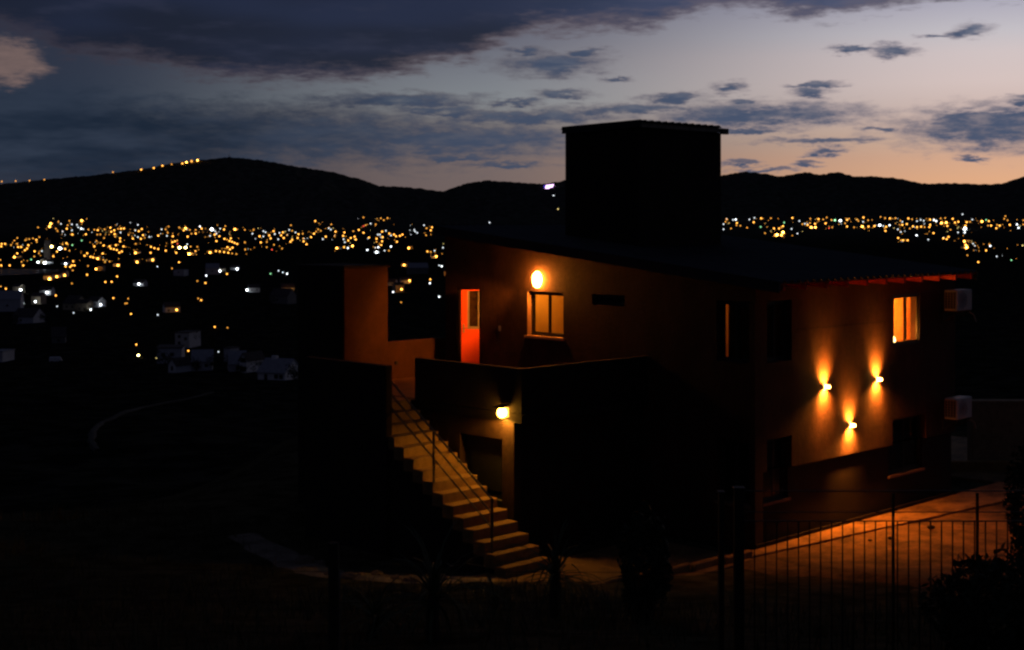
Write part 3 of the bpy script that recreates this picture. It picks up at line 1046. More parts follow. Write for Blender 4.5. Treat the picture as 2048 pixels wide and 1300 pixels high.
# things one sees through the terrace window
ch = hthing('armchair', 1.55, 5.55, FL, 'pale chair back seen through the terrace window', 'chair')
MB().box((-.3, -.3, .12), (.3, .3, .45)).build('seat', M_curt, ch, 0.05)
MB().box((.2, -.32, .45), (.36, .32, 1.45)).build('backrest', M_curt, ch, 0.07)
for sx in (-.25, .25):
    for sy in (-.25, .25):
        MB().box((sx - .03, sy - .03, 0), (sx + .03, sy + .03, .12)).build('leg', M_bark, ch)

# air conditioners on the lamp wall
for z, lab in ((4.40, 'white air conditioner box hung high beside the eave'), (1.90, 'white air conditioner box hung low on the side wall')):
    ac = hthing('air_conditioner', 7.3, 0, z, lab, 'air conditioner', 'air conditioners on the side wall')
    MB().box((0, -.42, 0), (.72, -.10, .48)).build('body', mat('ac_enamel', (.5, .5, .49), .5, var=.06), ac, 0.015)
    gr = MB()
    for k in range(5):
        gr.box((-.012, -.40 + k * .07, .04), (-.001, -.392 + k * .07, .44))
    for k in range(7):
        gr.box((-.016, -.41, .06 + k * .06), (-.012, -.11, .066 + k * .06))
    gr.build('side_grille', M_white, ac)
    MB().box((-.0008, -.40, .04), (-.0002, -.12, .44)).build('coil', M_black, ac)
    fg = MB()
    for rr in (.06, .12, .18):
        pts = [(.27 + rr * math.cos(a * math.pi / 10), -.428, .24 + rr * math.sin(a * math.pi / 10)) for a in range(21)]
        fg.tube(pts, .005, 4)
    for a in range(8):
        fg.tube([(.27, -.428, .24), (.27 + .19 * math.cos(a * math.pi / 4), -.428, .24 + .19 * math.sin(a * math.pi / 4))], .004, 4)
    fg.build('fan_grille', M_white, ac)
    for x in (.1, .62):
        bk = MB()
        bk.box((x - .02, -.44, -.03), (x + .02, -.001, -.001))
        bk.box((x - .02, -.03, -.3), (x + .02, -.001, -.03))
        bk.tube([(x, -.40, -.03), (x, -.015, -.28)], .012, 6)
        bk.build('bracket', M_fence, ac)
    MB().tube([(.68, -.3, 0), (.8, -.42, -.12), (.86, -.45, -.28)], .012, 6).build('drain_hose', M_alu, ac)

# ------------------------------------------------------------------ yard
yard = empty('yard', ORG, TH)
tag(yard, kind='structure')
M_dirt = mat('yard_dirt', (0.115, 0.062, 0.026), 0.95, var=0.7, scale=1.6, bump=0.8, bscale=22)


def edge_u(v):
    return -0.33 - 0.105 * (v + 0.3)


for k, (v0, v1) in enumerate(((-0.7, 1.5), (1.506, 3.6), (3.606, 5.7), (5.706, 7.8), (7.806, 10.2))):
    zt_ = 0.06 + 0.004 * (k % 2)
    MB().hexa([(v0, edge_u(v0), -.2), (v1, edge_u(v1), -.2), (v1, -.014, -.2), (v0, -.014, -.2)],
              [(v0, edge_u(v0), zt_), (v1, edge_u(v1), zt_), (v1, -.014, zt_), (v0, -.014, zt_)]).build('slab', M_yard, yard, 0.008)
MB().box((-0.02, -0.05, .066), (7.98, -0.013, .14)).build('kerb_strip', M_plinth, yard)
nv, nu = 60, 48
gv_, gu_ = np.meshgrid(np.linspace(-1.6, 16, nv), np.linspace(-9.5, 0.1, nu), indexing='ij')
wx_ = ORG.x + gv_ * math.cos(TH) - gu_ * math.sin(TH)
wy_ = ORG.y + gv_ * math.sin(TH) + gu_ * math.cos(TH)
gz_ = np.maximum(0.012, ground_z(wx_, wy_) + 0.012 + 0.09 * smooth(-gu_, 0.8, 2.2)) + .035 * vnoise(gv_ * 1.3, gu_ * 1.3, 31) + .02 * vnoise(gv_ * 4, gu_ * 4, 32)
gz_ = gz_ - 0.12 * (1 - smooth(np.minimum(gv_ + 1.6, gu_ + 9.5) + 1.6 * vnoise(gv_ * .9, gu_ * .9, 33), 0.2, 1.2))
ds = MB()
ds.v = np.stack([gv_, gu_, gz_], -1).reshape(-1, 3).tolist()
ds.f = [(a_ * nu + b_, (a_ + 1) * nu + b_, (a_ + 1) * nu + b_ + 1, a_ * nu + b_ + 1) for a_ in range(nv - 1) for b_ in range(nu - 1)]
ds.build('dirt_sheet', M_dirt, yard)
for v0, v1 in ((10.3, 13.2), (13.206, 16.5)):
    for u0, u1 in ((0.1, 4.0), (4.006, 9.0)):
        MB().box((v0, u0, -.2), (v1, u1, 0.02)).build('slab', M_yard, yard, 0.006)
pad = MB().box((-5.5, 0.4, -.3), (-3.2, 2.25, 0.10)).build('slab', M_conc, yard, 0.01)
MB().box((-3.19, -0.4, -.3), (-0.61, 2.25, 0.03)).build('slab', M_yard, yard, 0.01)
for i in range(6):
    MB().box((-5.5 + i * .84, 0.2 - i * .1, -.3), (-4.68 + i * .84, 0.33 - i * .1, 0.16)).build('kerb_stone', M_conc, yard, 0.02)
for (px, py, r, lab) in ((1782, 1078, .07, 'small dark pebble just below the lit pavement edge'), (1862, 1057, .09, 'larger dark pebble farther along the pavement edge'),
                         (1740, 1082, .05, 'smallest dark pebble on the brightest patch of yard')):
    Y = (EYE - .05) * FPX / (py - HOR)
    tag(MB().ball(((px - 1024) / FPX * Y, Y, .05 + r * .3), (r, r * .8, r * .5), 7, 5).build('pebble', M_plinth), lab, 'pebble', 'pebbles on the lit yard')
# pale garden wall stub across the yard
tag(MB().box((12.05, 37.6, -.3), (13.6, 38.0, 1.75)).build('garden_wall', mat('tan_wall', (0.3, 0.2, 0.11), 0.9), None, 0.02),
    'tan garden wall at the end of the yard past the house', 'wall')
low = MB().box((8.8, 36.9, -.2), (14.6, 37.1, .28)).build('kerb', M_conc, None, 0.02)
tag(low, kind='structure')

# pale dirt path past the foot of the stair
def ribbon(name, pts, width, m, lift=0.035, seg=60):
    b = MB()
    xs = np.interp(np.linspace(0, len(pts) - 1, seg), range(len(pts)), [p[0] for p in pts])
    yy = np.interp(np.linspace(0, len(pts) - 1, seg), range(len(pts)), [p[1] for p in pts])
    rows = []
    for i in range(seg):
        j = min(i + 1, seg - 1)
        d = Vector((xs[j] - xs[max(j - 1, 0)], yy[j] - yy[max(j - 1, 0)], 0)).normalized()
        nrm = Vector((-d.y, d.x, 0))
        row = []
        for q in (-1, -.5, 0, .5, 1):
            wv = width * (0.8 + 0.5 * vnoise(np.array([i * .3 + q]), np.array([q * 2.0]), 9)[0])
            x, y = xs[i] + nrm.x * q * wv, yy[i] + nrm.y * q * wv
            row.append((x, y, gz(x, y) + lift * (1.0 if abs(q) < 1 else -0.3)))
        rows.append(row)
    for r0_, r1_ in zip(rows[:-1], rows[1:]):
        for q in range(4):
            b.quad(r0_[q], r0_[q + 1], r1_[q + 1], r1_[q])
    return b.build(name, m, None, smooth=True)


tag(ribbon('path', [(-5.6, 29.8), (-4.6, 28.2), (-3.9, 27.0), (-3.2, 26.2), (-2.2, 25.7), (-1.2, 25.6), (-0.3, 25.9)], 0.55, M_path), kind='structure')
tk = [ray_ground(a_, b_) for a_, b_ in ((425, 786), (385, 797), (335, 806), (285, 816), (240, 830), (205, 846), (186, 864), (182, 884), (196, 902))]
tag(ribbon('track', [(p_.x, p_.y) for p_ in tk], 0.9, mat('track_dirt', (0.06, 0.054, 0.044), 0.95, var=0.5, scale=0.4), 0.35, 90), kind='structure')
# stones along the path
def stone_mesh(seed):
    r_ = random.Random(seed)
    b = MB().ball((0, 0, 0), 1.0, 9, 6)
    b.v = [tuple(c * r_.uniform(.75, 1.15) for c in p) for p in b.v]
    return b.mesh('stone', M_stone)
sm = [stone_mesh(i) for i in range(4)]
for k in range(10):
    x = -3.9 + 2.7 * k / 9 + random.uniform(-.1, .1)
    y = float(np.interp(x, [-3.9, -3.2, -2.2, -1.2], [27.2, 26.3, 25.75, 25.6])) + random.uniform(-.55, .5)
    o = link('stone', sm[k % 4])
    s_ = random.uniform(.07, .17)
    o.scale = (s_ * 1.3, s_, s_ * .7)
    o.rotation_euler = (0, 0, random.uniform(0, 6))
    o.location = (x, y, gz(x, y) + s_ * .3)
    tag(o, ['first', 'second', 'third', 'fourth', 'fifth', 'sixth', 'seventh', 'eighth', 'ninth', 'tenth'][k] + ' rough stone from the left along the dirt path', 'stone', 'stones along the dirt path')

# grass tufts over the near slope, one uncountable mass
NB = 16000
gx = rng.uniform(-13, 10.5, NB)
gy = rng.uniform(15.2, 33, NB)
hx, hy = gx - ORG.x, gy - ORG.y
gv = hx * math.cos(TH) + hy * math.sin(TH)
gu = -hx * math.sin(TH) + hy * math.cos(TH)
keep = ~((gu > -5.6) & (gv > -5.6) & (gu < 12)) & ~((gu > -5.6) & (gv > -0.8)) & (vnoise(gx * .8, gy * .8, 12) > -0.18)
pth = np.interp(gx, [-5.6, -4.6, -3.9, -3.2, -2.2, -1.2, -.3], [29.8, 28.2, 27, 26.2, 25.7, 25.6, 25.9])
keep &= ~((np.abs(gy - pth) < 0.65) & (gx > -5.6) & (gx < -.3))
gx, gy = gx[keep], gy[keep]
gzv = ground_z(gx, gy)
nb = len(gx)
ang = rng.uniform(0, 2 * math.pi, nb)
hh = rng.uniform(.08, .34, nb) * (0.6 + 0.8 * (vnoise(gx * .5, gy * .5, 14) + .5))
lean = rng.uniform(.0, .6, nb) * hh
wd = rng.uniform(.008, .018, nb)
la = rng.uniform(0, 2 * math.pi, nb)
va = np.stack([gx - np.cos(ang) * wd, gy - np.sin(ang) * wd, gzv - .03], -1)
vb = np.stack([gx + np.cos(ang) * wd, gy + np.sin(ang) * wd, gzv - .03], -1)
vc = np.stack([gx + np.cos(la) * lean, gy + np.sin(la) * lean, gzv + hh], -1)
gme = bpy.data.meshes.new('grass')
gme.from_pydata(np.stack([va, vb, vc], 1).reshape(-1, 3).tolist(), [], np.arange(nb * 3).reshape(-1, 3).tolist())
gme.materials.append(M_grass)
tag(link('grass', gme), 'dry dark grass covering the near slope', 'grass', kind='stuff')


# ------------------------------------------------------------------ plants
def leaf_blade(length, width, droop, name, m):
    b = MB()
    pts = []
    for i in range(6):
        t_ = i / 5
        r_ = length * t_
        pts.append((r_ * math.cos(droop * t_), -r_ * math.sin(droop * t_) * t_, width * (1 - t_) ** .7 * (0.6 + 0.4 * min(1, t_ * 4))))
    for (xa, za, wa), (xb, zb, wb) in zip(pts[:-1], pts[1:]):
        b.quad((xa, -wa, za + wa * .4), (xb, -wb, zb + wb * .4), (xb, 0, zb), (xa, 0, za))
        b.quad((xa, 0, za), (xb, 0, zb), (xb, wb, zb + wb * .4), (xa, wa, za + wa * .4))
    return b.mesh(name, m)


def yucca(x, y, h, n, L, label):
    e = empty('yucca', (x, y, gz(x, y)), random.uniform(0, 6), label, 'yucca', 'spiky plants in front of the stair')
    MB().tube([(0, 0, -.1), (.02, .01, h * .5), (0, 0, h)], .09, 8, .07).build('trunk', M_bark, e)
    ms = [leaf_blade(L * s, .028, d, 'leaf', M_yucca) for s, d in ((1, .5), (.85, .9), (.7, .2))]
    for i in range(n):
        o = link('leaf', ms[i % 3], e)
        o.location = (0, 0, h - .02 - .12 * (i / n))
        o.rotation_euler = (random.uniform(-.3, .3), -R(random.uniform(5, 85) if i % 4 else random.uniform(-25, 10)), i * 2.399)
    return e


def at(px, Y):
    return (px - 1024) / FPX * Y, Y


def px_shrub(name, px, Y, rx, rz, h0, n, label, m, cat='shrub', leaf=.05, ry=None, group=None):
    x, y = at(px, Y)
    z0 = gz(x, y)
    e = empty(name, (x, y, z0), 0, label, cat, group)
    tr = MB()
    for k_ in range(4):
        a = k_ * 1.7
        tr.tube([(0, 0, -.1), (.1 * math.cos(a), .1 * math.sin(a), h0 * .5 + .1), (rx * .5 * math.cos(a), rx * .5 * math.sin(a), h0 + rz * .9)], .03, 6, .008)
    tr.build('trunk', M_bark, e)
    P_ = rng.normal(size=(n, 3))
    P_ /= np.linalg.norm(P_, axis=1)[:, None]
    rad = rng.uniform(.35, 1, n) ** .5
    lump = 1 + .35 * (vnoise(P_[:, 0] * 2.2 + 5, P_[:, 2] * 2.2 + P_[:, 1] * 2, 21) * 2)
    C = P_ * (rad * lump)[:, None] * np.array([rx, ry or rx, rz]) + np.array([0, 0, h0 + rz * .9])
    A = rng.normal(size=(n, 3))
    A /= np.linalg.norm(A, axis=1)[:, None]
    B = np.cross(A, rng.normal(size=(n, 3)))
    B /= np.linalg.norm(B, axis=1)[:, None]
    s_ = rng.uniform(.6, 1.3, n)[:, None] * leaf
    V = np.stack([C - A * s_, C + B * s_ * .45, C + A * s_, C - B * s_ * .45], 1).reshape(-1, 3)
    cm = bpy.data.meshes.new('crown')
    cm.from_pydata(V.tolist(), [], np.arange(n * 4).reshape(-1, 4).tolist())
    cm.materials.append(m)
    link('crown', cm, e)
    return e


x, y = at(868, 17.0)
yucca(x, y, .55, 46, 1.15, 'large dark yucca with long spiky leaves below the stair')
x, y = at(1112, 20.0)
yucca(x, y, .65, 40, .95, 'yucca on a short trunk just right of the stair foot')
x, y = at(752, 17.5)
yucca(x, y, .25, 30, .8, 'low spiky clump beside the large dark yucca')
x, y = at(990, 20.5)
e = empty('grass_tuft', (x, y, gz(x, y)), 0, 'pale upright grass tuft between the two spiky plants', 'plant')
tm = [leaf_blade(.75, .012, .35, 'leaf', mat('pale_blade', (.12, .12, .05), .7, var=.3)), leaf_blade(.6, .012, .7, 'leaf', MATS['pale_blade'])]
for i in range(34):
    o = link('leaf', tm[i % 2], e)
    o.rotation_euler = (0, -R(random.uniform(55, 88)), i * 2.4)
px_shrub('shrub', 1292, 19.5, .36, .75, .1, 2600, 'tall rounded shrub between stair foot and gate post', M_leaf)
px_shrub('bush', 2000, 13.2, .62, .55, .0, 3600, 'dark bush behind the fence in the lower corner', M_leaf)
px_shrub('hedge_tree', 2052, 24.5, .32, 1.0, .5, 2600, 'dark narrow tree at the edge of the lit yard', M_leaf, 'tree')

# ------------------------------------------------------------------ iron fence with gate posts
FY = 14.0


def fz(py):
    return EYE - (py - HOR) / FPX * FY


def fx(px):
    return (px - 1024) / FPX * FY


fn = empty('iron_fence', (fx(1500), FY, gz(fx(1500), FY)), 0, 'dark iron bar fence crossing in front of the lit yard', 'fence')
fo = fn.location


def frel(px, py, dy=0.0):
    return (fx(px) - fo.x, dy, fz(py) - fo.z)


gb = gz(fx(1750), FY) - fo.z
for y0_, y1_, d_, nm_ in ((983, 981, .008, 'top_rail'), (1024.8, 1023.2, .006, 'rail'), (1043, 1041, .008, 'rail')):
    MB().box((frel(1487, 0)[0], -d_, frel(0, y0_)[2]), (frel(2200, 0)[0], d_, frel(0, y1_)[2])).build(nm_, M_fence, fn)
MB().box((frel(1487, 1043)[0], -.012, gb + .08), (frel(2200, 1039)[0], .012, gb + .12)).build('rail', M_fence, fn)
bar_me = MB().box((-.0055, -.0055, gb + .12), (.0055, .0055, frel(0, 1043)[2])).mesh('bar', M_fence)
for k in range(32):
    link('bar', bar_me, fn).location = (frel(1509 + 22 * k, 0)[0], 0, 0)
for px in (1785, 1953, 2130):
    MB().box((frel(px, 0)[0] - .012, -.035, gb - .2), (frel(px, 0)[0] + .012, -.0121, frel(0, 985)[2])).build('stanchion', M_fence, fn)
for px0, px1, lab, ty in ((1468, 1487, 'thick square gate post at the end of the iron fence', 978), (1437, 1447, 'thin dark post beside the thick gate post', 986)):
    gp = MB()
    gp.box((fx(px0), FY - .05, gz(fx(px0), FY) - .4), (fx(px1), FY + .05, fz(ty)))
    gp.box((fx(px0) - .012, FY - .062, fz(ty)), (fx(px1) + .012, FY + .062, fz(ty) + .02))
    tag(gp.build('gate_post', M_fence, None, 0.004), lab, 'post')
wf = empty('wire_fence', (fx(667), FY, gz(fx(667), FY)), 0, 'dark wooden post carrying fence wires, in front of the path', 'fence')
fo2 = wf.location
MB().tube([(0, 0, -.5), (.01, 0, .5), (0, 0, fz(1085) - fo2.z)], .062, 9, .055).build('post', M_bark, wf)
for h in (.35, .65, .95):
    MB().tube([(fx(-300) - fo2.x, 0, h + .05), (0, -.06, h), (fx(1437) - fo2.x, 0, h - .02)], .0022, 4).build('wire', M_fence, wf)

# ------------------------------------------------------------------ houses down in the valley
def valley_house(px, py, w_px, h_px, depth, yaw, roof, label, wallm, roofm, wins=(), chimney=False, cat='house', pitch=.45):
    p = ray_ground(px, py)
    D_ = p.y
    s = D_ / FPX
    W, H = w_px * s, h_px * s
    e = empty('valley_house', (p.x, p.y, p.z), R(yaw), label, cat, 'houses down in the valley')
    b = MB()
    hw, hd = W / 2, depth / 2
    if roof == 'gable':      # gable end faces the camera
        rise = hw * pitch * 2
        prof_ = [(-hw, -3), (hw, -3), (hw, H), (0, H + rise), (-hw, H)]
        b.hexa([(x_, -hd, z_) for x_, z_ in prof_], [(x_, hd, z_) for x_, z_ in prof_])
        wl_ = b.build('wall', wallm, e)
        for sg in (-1, 1):
            MB().hexa([(0, -hd - .4, H + rise + .02), (sg * (hw + .5), -hd - .4, H - .5 * pitch * 2 + .02), (sg * (hw + .5), hd + .4, H - .5 * pitch * 2 + .02), (0, hd + .4, H + rise + .02)],
                      [(0, -hd - .4, H + rise + .25), (sg * (hw + .5), -hd - .4, H - .5 * pitch * 2 + .25), (sg * (hw + .5), hd + .4, H - .5 * pitch * 2 + .25), (0, hd + .4, H + rise + .25)]).build('roof', roofm, e)
    elif roof == 'side':     # ridge runs across
        rise = hd * pitch * 2
        prof_ = [(-hd, -3), (hd, -3), (hd, H), (0, H + rise), (-hd, H)]
        b.hexa([(-hw, y_, z_) for y_, z_ in prof_], [(hw, y_, z_) for y_, z_ in prof_])
        b.build('wall', wallm, e)
        for sg in (-1, 1):
            MB().hexa([(-hw - .3, 0, H + rise + .02), (-hw - .3, sg * (hd + .5), H - pitch + .02), (hw + .3, sg * (hd + .5), H - pitch + .02), (hw + .3, 0, H + rise + .02)],
                      [(-hw - .3, 0, H + rise + .25), (-hw - .3, sg * (hd + .5), H - pitch + .25), (hw + .3, sg * (hd + .5), H - pitch + .25), (hw + .3, 0, H + rise + .25)]).build('roof', roofm, e)
    else:
        b.box((-hw, -hd, -3), (hw, hd, H))
        b.build('wall', wallm, e)
        MB().box((-hw - .3, -hd - .3, H), (hw + .3, hd + .3, H + .35)).build('roof', roofm, e)
    for fx_, fz_, ww, wh in wins:
        x_, z_ = -hw + W * fx_, H * fz_
        wd_ = MB().box((x_ - ww / 2, -hd - .06, z_ - wh / 2), (x_ + ww / 2, -hd + .02, z_ + wh / 2)).build('window', M_trim, e)
    if chimney:
        MB().box((-hw * .55, -.7, H), (-hw * .55 + 1.6, .7, H + 4.4)).build('chimney', wallm, e)
    return e


W4 = [(.28, .32, 1.1, 1.5), (.72, .32, 1.1, 1.5), (.3, .95, 1.1, 1.4), (.7, .95, 1.1, 1.4)]
valley_house(504, 745, 17, 28, 9, -28, 'gable', 'white gabled house with four dark windows in the valley', M_hwhite, M_hroof, W4, pitch=.7)
valley_house(474, 741, 34, 16, 9, 14, 'side', 'grey wing just left of the white gabled valley house', M_hgrey, M_hroofw, [(.5, .5, 1.2, 1.2)], pitch=.4)
valley_house(463, 722, 16, 26, 5, -30, 'flat', 'pale square chimney-like tower behind the gabled valley house', M_hgrey, M_hroof)
valley_house(560, 758, 62, 17, 10, -22, 'side', 'long low white house next to the tall dark block', M_hwhite, M_hroofw,
             [(.68, .5, 1.3, 1.3), (.86, .5, 1.3, 1.3), (.3, .4, 1.0, 1.8)], True, pitch=.35)
valley_house(372, 742, 22, 16, 12, -35, 'gable', 'white wedge-gabled house at the low end of the valley cluster', M_hwhite, M_hroof, [(.5, .5, 1, 1.4)], pitch=.5)
valley_house(405, 738, 40, 18, 9, 10, 'side', 'grey long-roofed house in the middle of the valley cluster', M_hgrey, M_hroofw, [(.3, .5, 1, 1), (.7, .5, 1, 1)], pitch=.35)
valley_house(342, 724, 48, 30, 12, 8, 'flat', 'grey flat-roofed block behind the valley cluster lamps', M_hgrey, M_hroof, [(.25, .6, 1.4, 1.2), (.6, .6, 1.4, 1.2)])
valley_house(376, 692, 30, 28, 12, -12, 'flat', 'tall grey flat house at the top of the valley cluster', M_hgrey, M_hroof, [(.3, .3, 1.2, 1.2), (.3, .75, 1.2, 1.2), (.75, .6, 1.2, 1.2)])
valley_house(150, 619, 30, 13, 14, -20, 'side', 'cream house lit by a yard lamp at the town edge', mat('cream_wall', (.6, .52, .34), .9), M_hroof, [(.3, .5, 1.6, 1.4), (.75, .5, 1.6, 1.4)], pitch=.4)
valley_house(18, 622, 50, 24, 20, 12, 'side', 'pale long house at the far left town edge', M_hgrey, M_hroofw, [(.5, .5, 1.6, 1.4)], pitch=.3)
valley_house(58, 646, 44, 14, 16, -8, 'side', 'dim low house below the left town edge', M_hgrey, M_hroof, [(.4, .5, 1.4, 1.2)], pitch=.3)
valley_house(5, 722, 26, 20, 9, -10, 'flat', 'grey box house cut by the left picture edge', M_hgrey, M_hroofw, [(.6, .5, 1.2, 1.2)])
valley_house(118, 686, 26, 14, 10, 15, 'side', 'faint grey cottage alone on the dark slope', mat('faint_wall', (.2, .2, .2), .9), M_hroof, [(.5, .5, 1.2, 1.2)], pitch=.4)
valley_house(566, 607, 40, 16, 16, -18, 'side', 'faint house beside the small lamps left of the tall block', mat('faint_wall', (.2, .2, .2), .9), M_hroof, [(.4, .5, 1.6, 1.4)], pitch=.35)
valley_house(425, 548, 26, 12, 18, 10, 'side', 'faint pale house below the middle of town', M_hgrey, M_hroofw, [(.5, .5, 2, 1.6)], pitch=.35)
valley_house(362, 549, 22, 9, 16, -10, 'flat', 'low pale shed roof below the floodlit lamps', M_hgrey, M_hroofw, [(.5, .5, 2, 1.6)])
valley_house(835, 548, 40, 13, 18, 12, 'side', 'faint grey house right of the lit terrace block', mat('faint_wall', (.2, .2, .2), .9), M_hroofw, [(.5, .5, 2, 1.6)], pitch=.35)
valley_house(95, 525, 10, 44, 8, 0, 'flat', 'slim lit tower rising among the town lamps', mat('tower_wall', (.45, .36, .28), .9), M_hroof, [(.5, .8, 1.5, 1.5)], cat='tower')
# parked van glinting on the slope
p = ray_ground(112, 725)
vn = empty('van', p, R(12), 'small white van parked alone on the dark valley slope', 'van')
MB().hexa([(-2.4, -.95, .35), (2.4, -.95, .35), (2.4, .95, .35), (-2.4, .95, .35)], [(-2.4, -.9, 2.1), (1.5, -.9, 2.1), (1.5, .9, 2.1), (-2.4, .9, 2.1)]).build('body', M_hwhite, vn, .1)
for sx in (-1.5, 1.5):
    for sy in (-.9, .9):
        MB().tube([(sx, sy - .1, .35), (sx, sy + .1, .35)], .35, 12).build('wheel', M_black, vn)
MB().hexa([(2.05, -.8, 1.2), (2.1, -.8, 1.2), (2.1, .8, 1.2), (2.05, .8, 1.2)], [(1.66, -.75, 1.95), (1.7, -.75, 1.95), (1.7, .75, 1.95), (1.66, .75, 1.95)]).build('windscreen', M_trim, vn)

# dark trees between and below the valley houses
def tree_meshes(seed):
    r_ = np.random.default_rng(seed)
    n = 420
    cl = r_.normal(size=(9, 3)) * np.array([.28, .28, .22]) + np.array([0, 0, .68])
    c_ = cl[r_.integers(0, 9, n)] + r_.normal(size=(n, 3)) * .11
    a_ = r_.normal(size=(n, 3))
    a_ /= np.linalg.norm(a_, axis=1)[:, None]
    b_ = np.cross(a_, r_.normal(size=(n, 3)))
    b_ /= np.linalg.norm(b_, axis=1)[:, None]
    z_ = r_.uniform(.03, .065, n)[:, None]
    v_ = np.stack([c_ - a_ * z_, c_ + b_ * z_ * .6, c_ + a_ * z_, c_ - b_ * z_ * .6], 1).reshape(-1, 3)
    cm_ = bpy.data.meshes.new('crown')
    cm_.from_pydata(v_.tolist(), [], np.arange(n * 4).reshape(-1, 4).tolist())
    cm_.materials.append(mat('valley_leaf', (.03, .036, .02), .9, var=.4, scale=6))
    tb = MB().tube([(0, 0, -.15), (.01, .01, .25), (0, 0, .55)], .035, 6, .015)
    for k_ in range(3):
        tb.tube([(0, 0, .3), (.16 * math.cos(k_ * 2.1), .16 * math.sin(k_ * 2.1), .62)], .014, 5, .006)
    return cm_, tb.mesh('trunk', M_bark)


tms = [tree_meshes(i) for i in range(3)]
for k, (px, py, h_, lab) in enumerate(((438, 746, 6, 'dark tree between the grey houses and the gabled house'), (480, 757, 4, 'low dark tree below the white gabled house'),
        (394, 752, 5, 'dark tree in front of the wedge-gabled valley house'), (330, 738, 5, 'dark tree at the lamp end of the valley cluster'), (527, 752, 5, 'dark tree between gabled and long low house'),
        (590, 772, 5, 'dark tree nearest the tall dark block'), (296, 728, 6, 'dark tree beside the yellow valley lamp'), (250, 735, 5, 'lone dark tree left of the yellow valley lamp'),
        (425, 705, 7, 'taller dark tree behind the valley cluster'), (180, 640, 8, 'dark tree right of the cream house'), (95, 655, 8, 'dark tree below the cream house'), (30, 660, 8, 'dark tree below the far left houses'),
        (205, 700, 6, 'dark tree alone on the slope above the van'), (150, 745, 5, 'dark tree just below the white van'), (530, 625, 10, 'dark tree left of the faint house by the block'), (310, 610, 10, 'dark tree in the unlit gap below town'))):
    p = ray_ground(px, py)
    e = empty('valley_tree', p, random.uniform(0, 6), lab, 'tree', 'dark trees among the valley houses')
    e.scale = (h_ * 1.15, h_ * 1.15, h_)
    link('crown', tms[k % 3][0], e)
    link('trunk', tms[k % 3][1], e)

# ------------------------------------------------------------------ the lights of the town
Z1 = """450,205,1 600,160,3 585,195,3 690,138,1 820,128,1 965,125,3 660,220,1 790,220,2 800,180,1 680,245,1 855,290,2 1015,287,2 1045,230,1 1115,233,1 1155,237,2 1235,228,1 1305,208,2 1350,240,2
1315,257,2 1395,222,1 1430,220,2 1465,218,2 1355,285,2 1360,315,1 1150,290,1 1185,288,1 1230,330,1 1420,335,2 1420,370,2 1140,365,1 1190,388,1 1225,420,2 1115,430,2 1370,415,2 1460,430,2 1295,430,2
1310,455,2 1345,462,2 1380,472,2 1440,490,2 1410,503,2 1215,513,2 1030,512,2 1000,540,2 1070,552,2 1100,560,2 1155,575,3 1125,565,1 1220,588,1 1240,615,1 1295,608,1 170,360,1 205,330,1 300,357,1
345,343,1 390,335,1 465,320,1 430,352,2 435,378,1 130,415,1 205,400,1 215,437,2 250,437,2 335,415,2 320,455,2 295,475,2 410,488,2 460,512,1 545,410,2 205,513,2 170,557,3 405,550,1 255,613,1 115,655,2
275,655,2 630,547,2 740,405,1 785,392,2 800,405,1 770,460,2 820,480,1 675,490,2 865,605,2 850,655,2 880,655,2 775,668,2 830,672,2 860,712,1 1040,660,1 1030,765,2 1600,507,3 1620,615,3 1805,590,3
1395,653,3 1135,697,3 1385,785,2 1245,850,2 1320,848,2 585,815,4 670,788,3 765,772,3 850,868,1 70,930,2 10,903,1 660,1010,2 1340,1040,2 1515,1047,1 1500,1102,1 1480,1105,1 1550,1228,1 1570,337,2
1640,250,2 1675,225,2 1690,297,2 1665,340,2 1605,400,1 1520,293,1 1785,435,2 1825,450,2 1870,460,2 1780,505,2 1870,303,2 20,400,2 60,400,2 15,430,2 15,655,2 5,590,1
720,163,1w 850,170,1w 910,175,1w 925,205,1w 960,220,2w 985,225,1w 740,253,1w 850,240,1w 1630,175,1w 1600,240,1w 1630,320,1w 1765,318,1w 1910,228,1w 1425,265,1w 605,432,4y 705,455,4w 450,617,3w 530,625,4w
775,635,3w 245,948,4w 555,975,3w 418,1083,3w 280,1103,1w 675,1137,1w 1640,873,3w 1190,1120,3w 1072,1175,3w 870,1215,1w 1860,668,1w 1865,1240,1w 495,485,1w 530,440,1w 965,360,1g 855,415,1g 368,585,1g"""
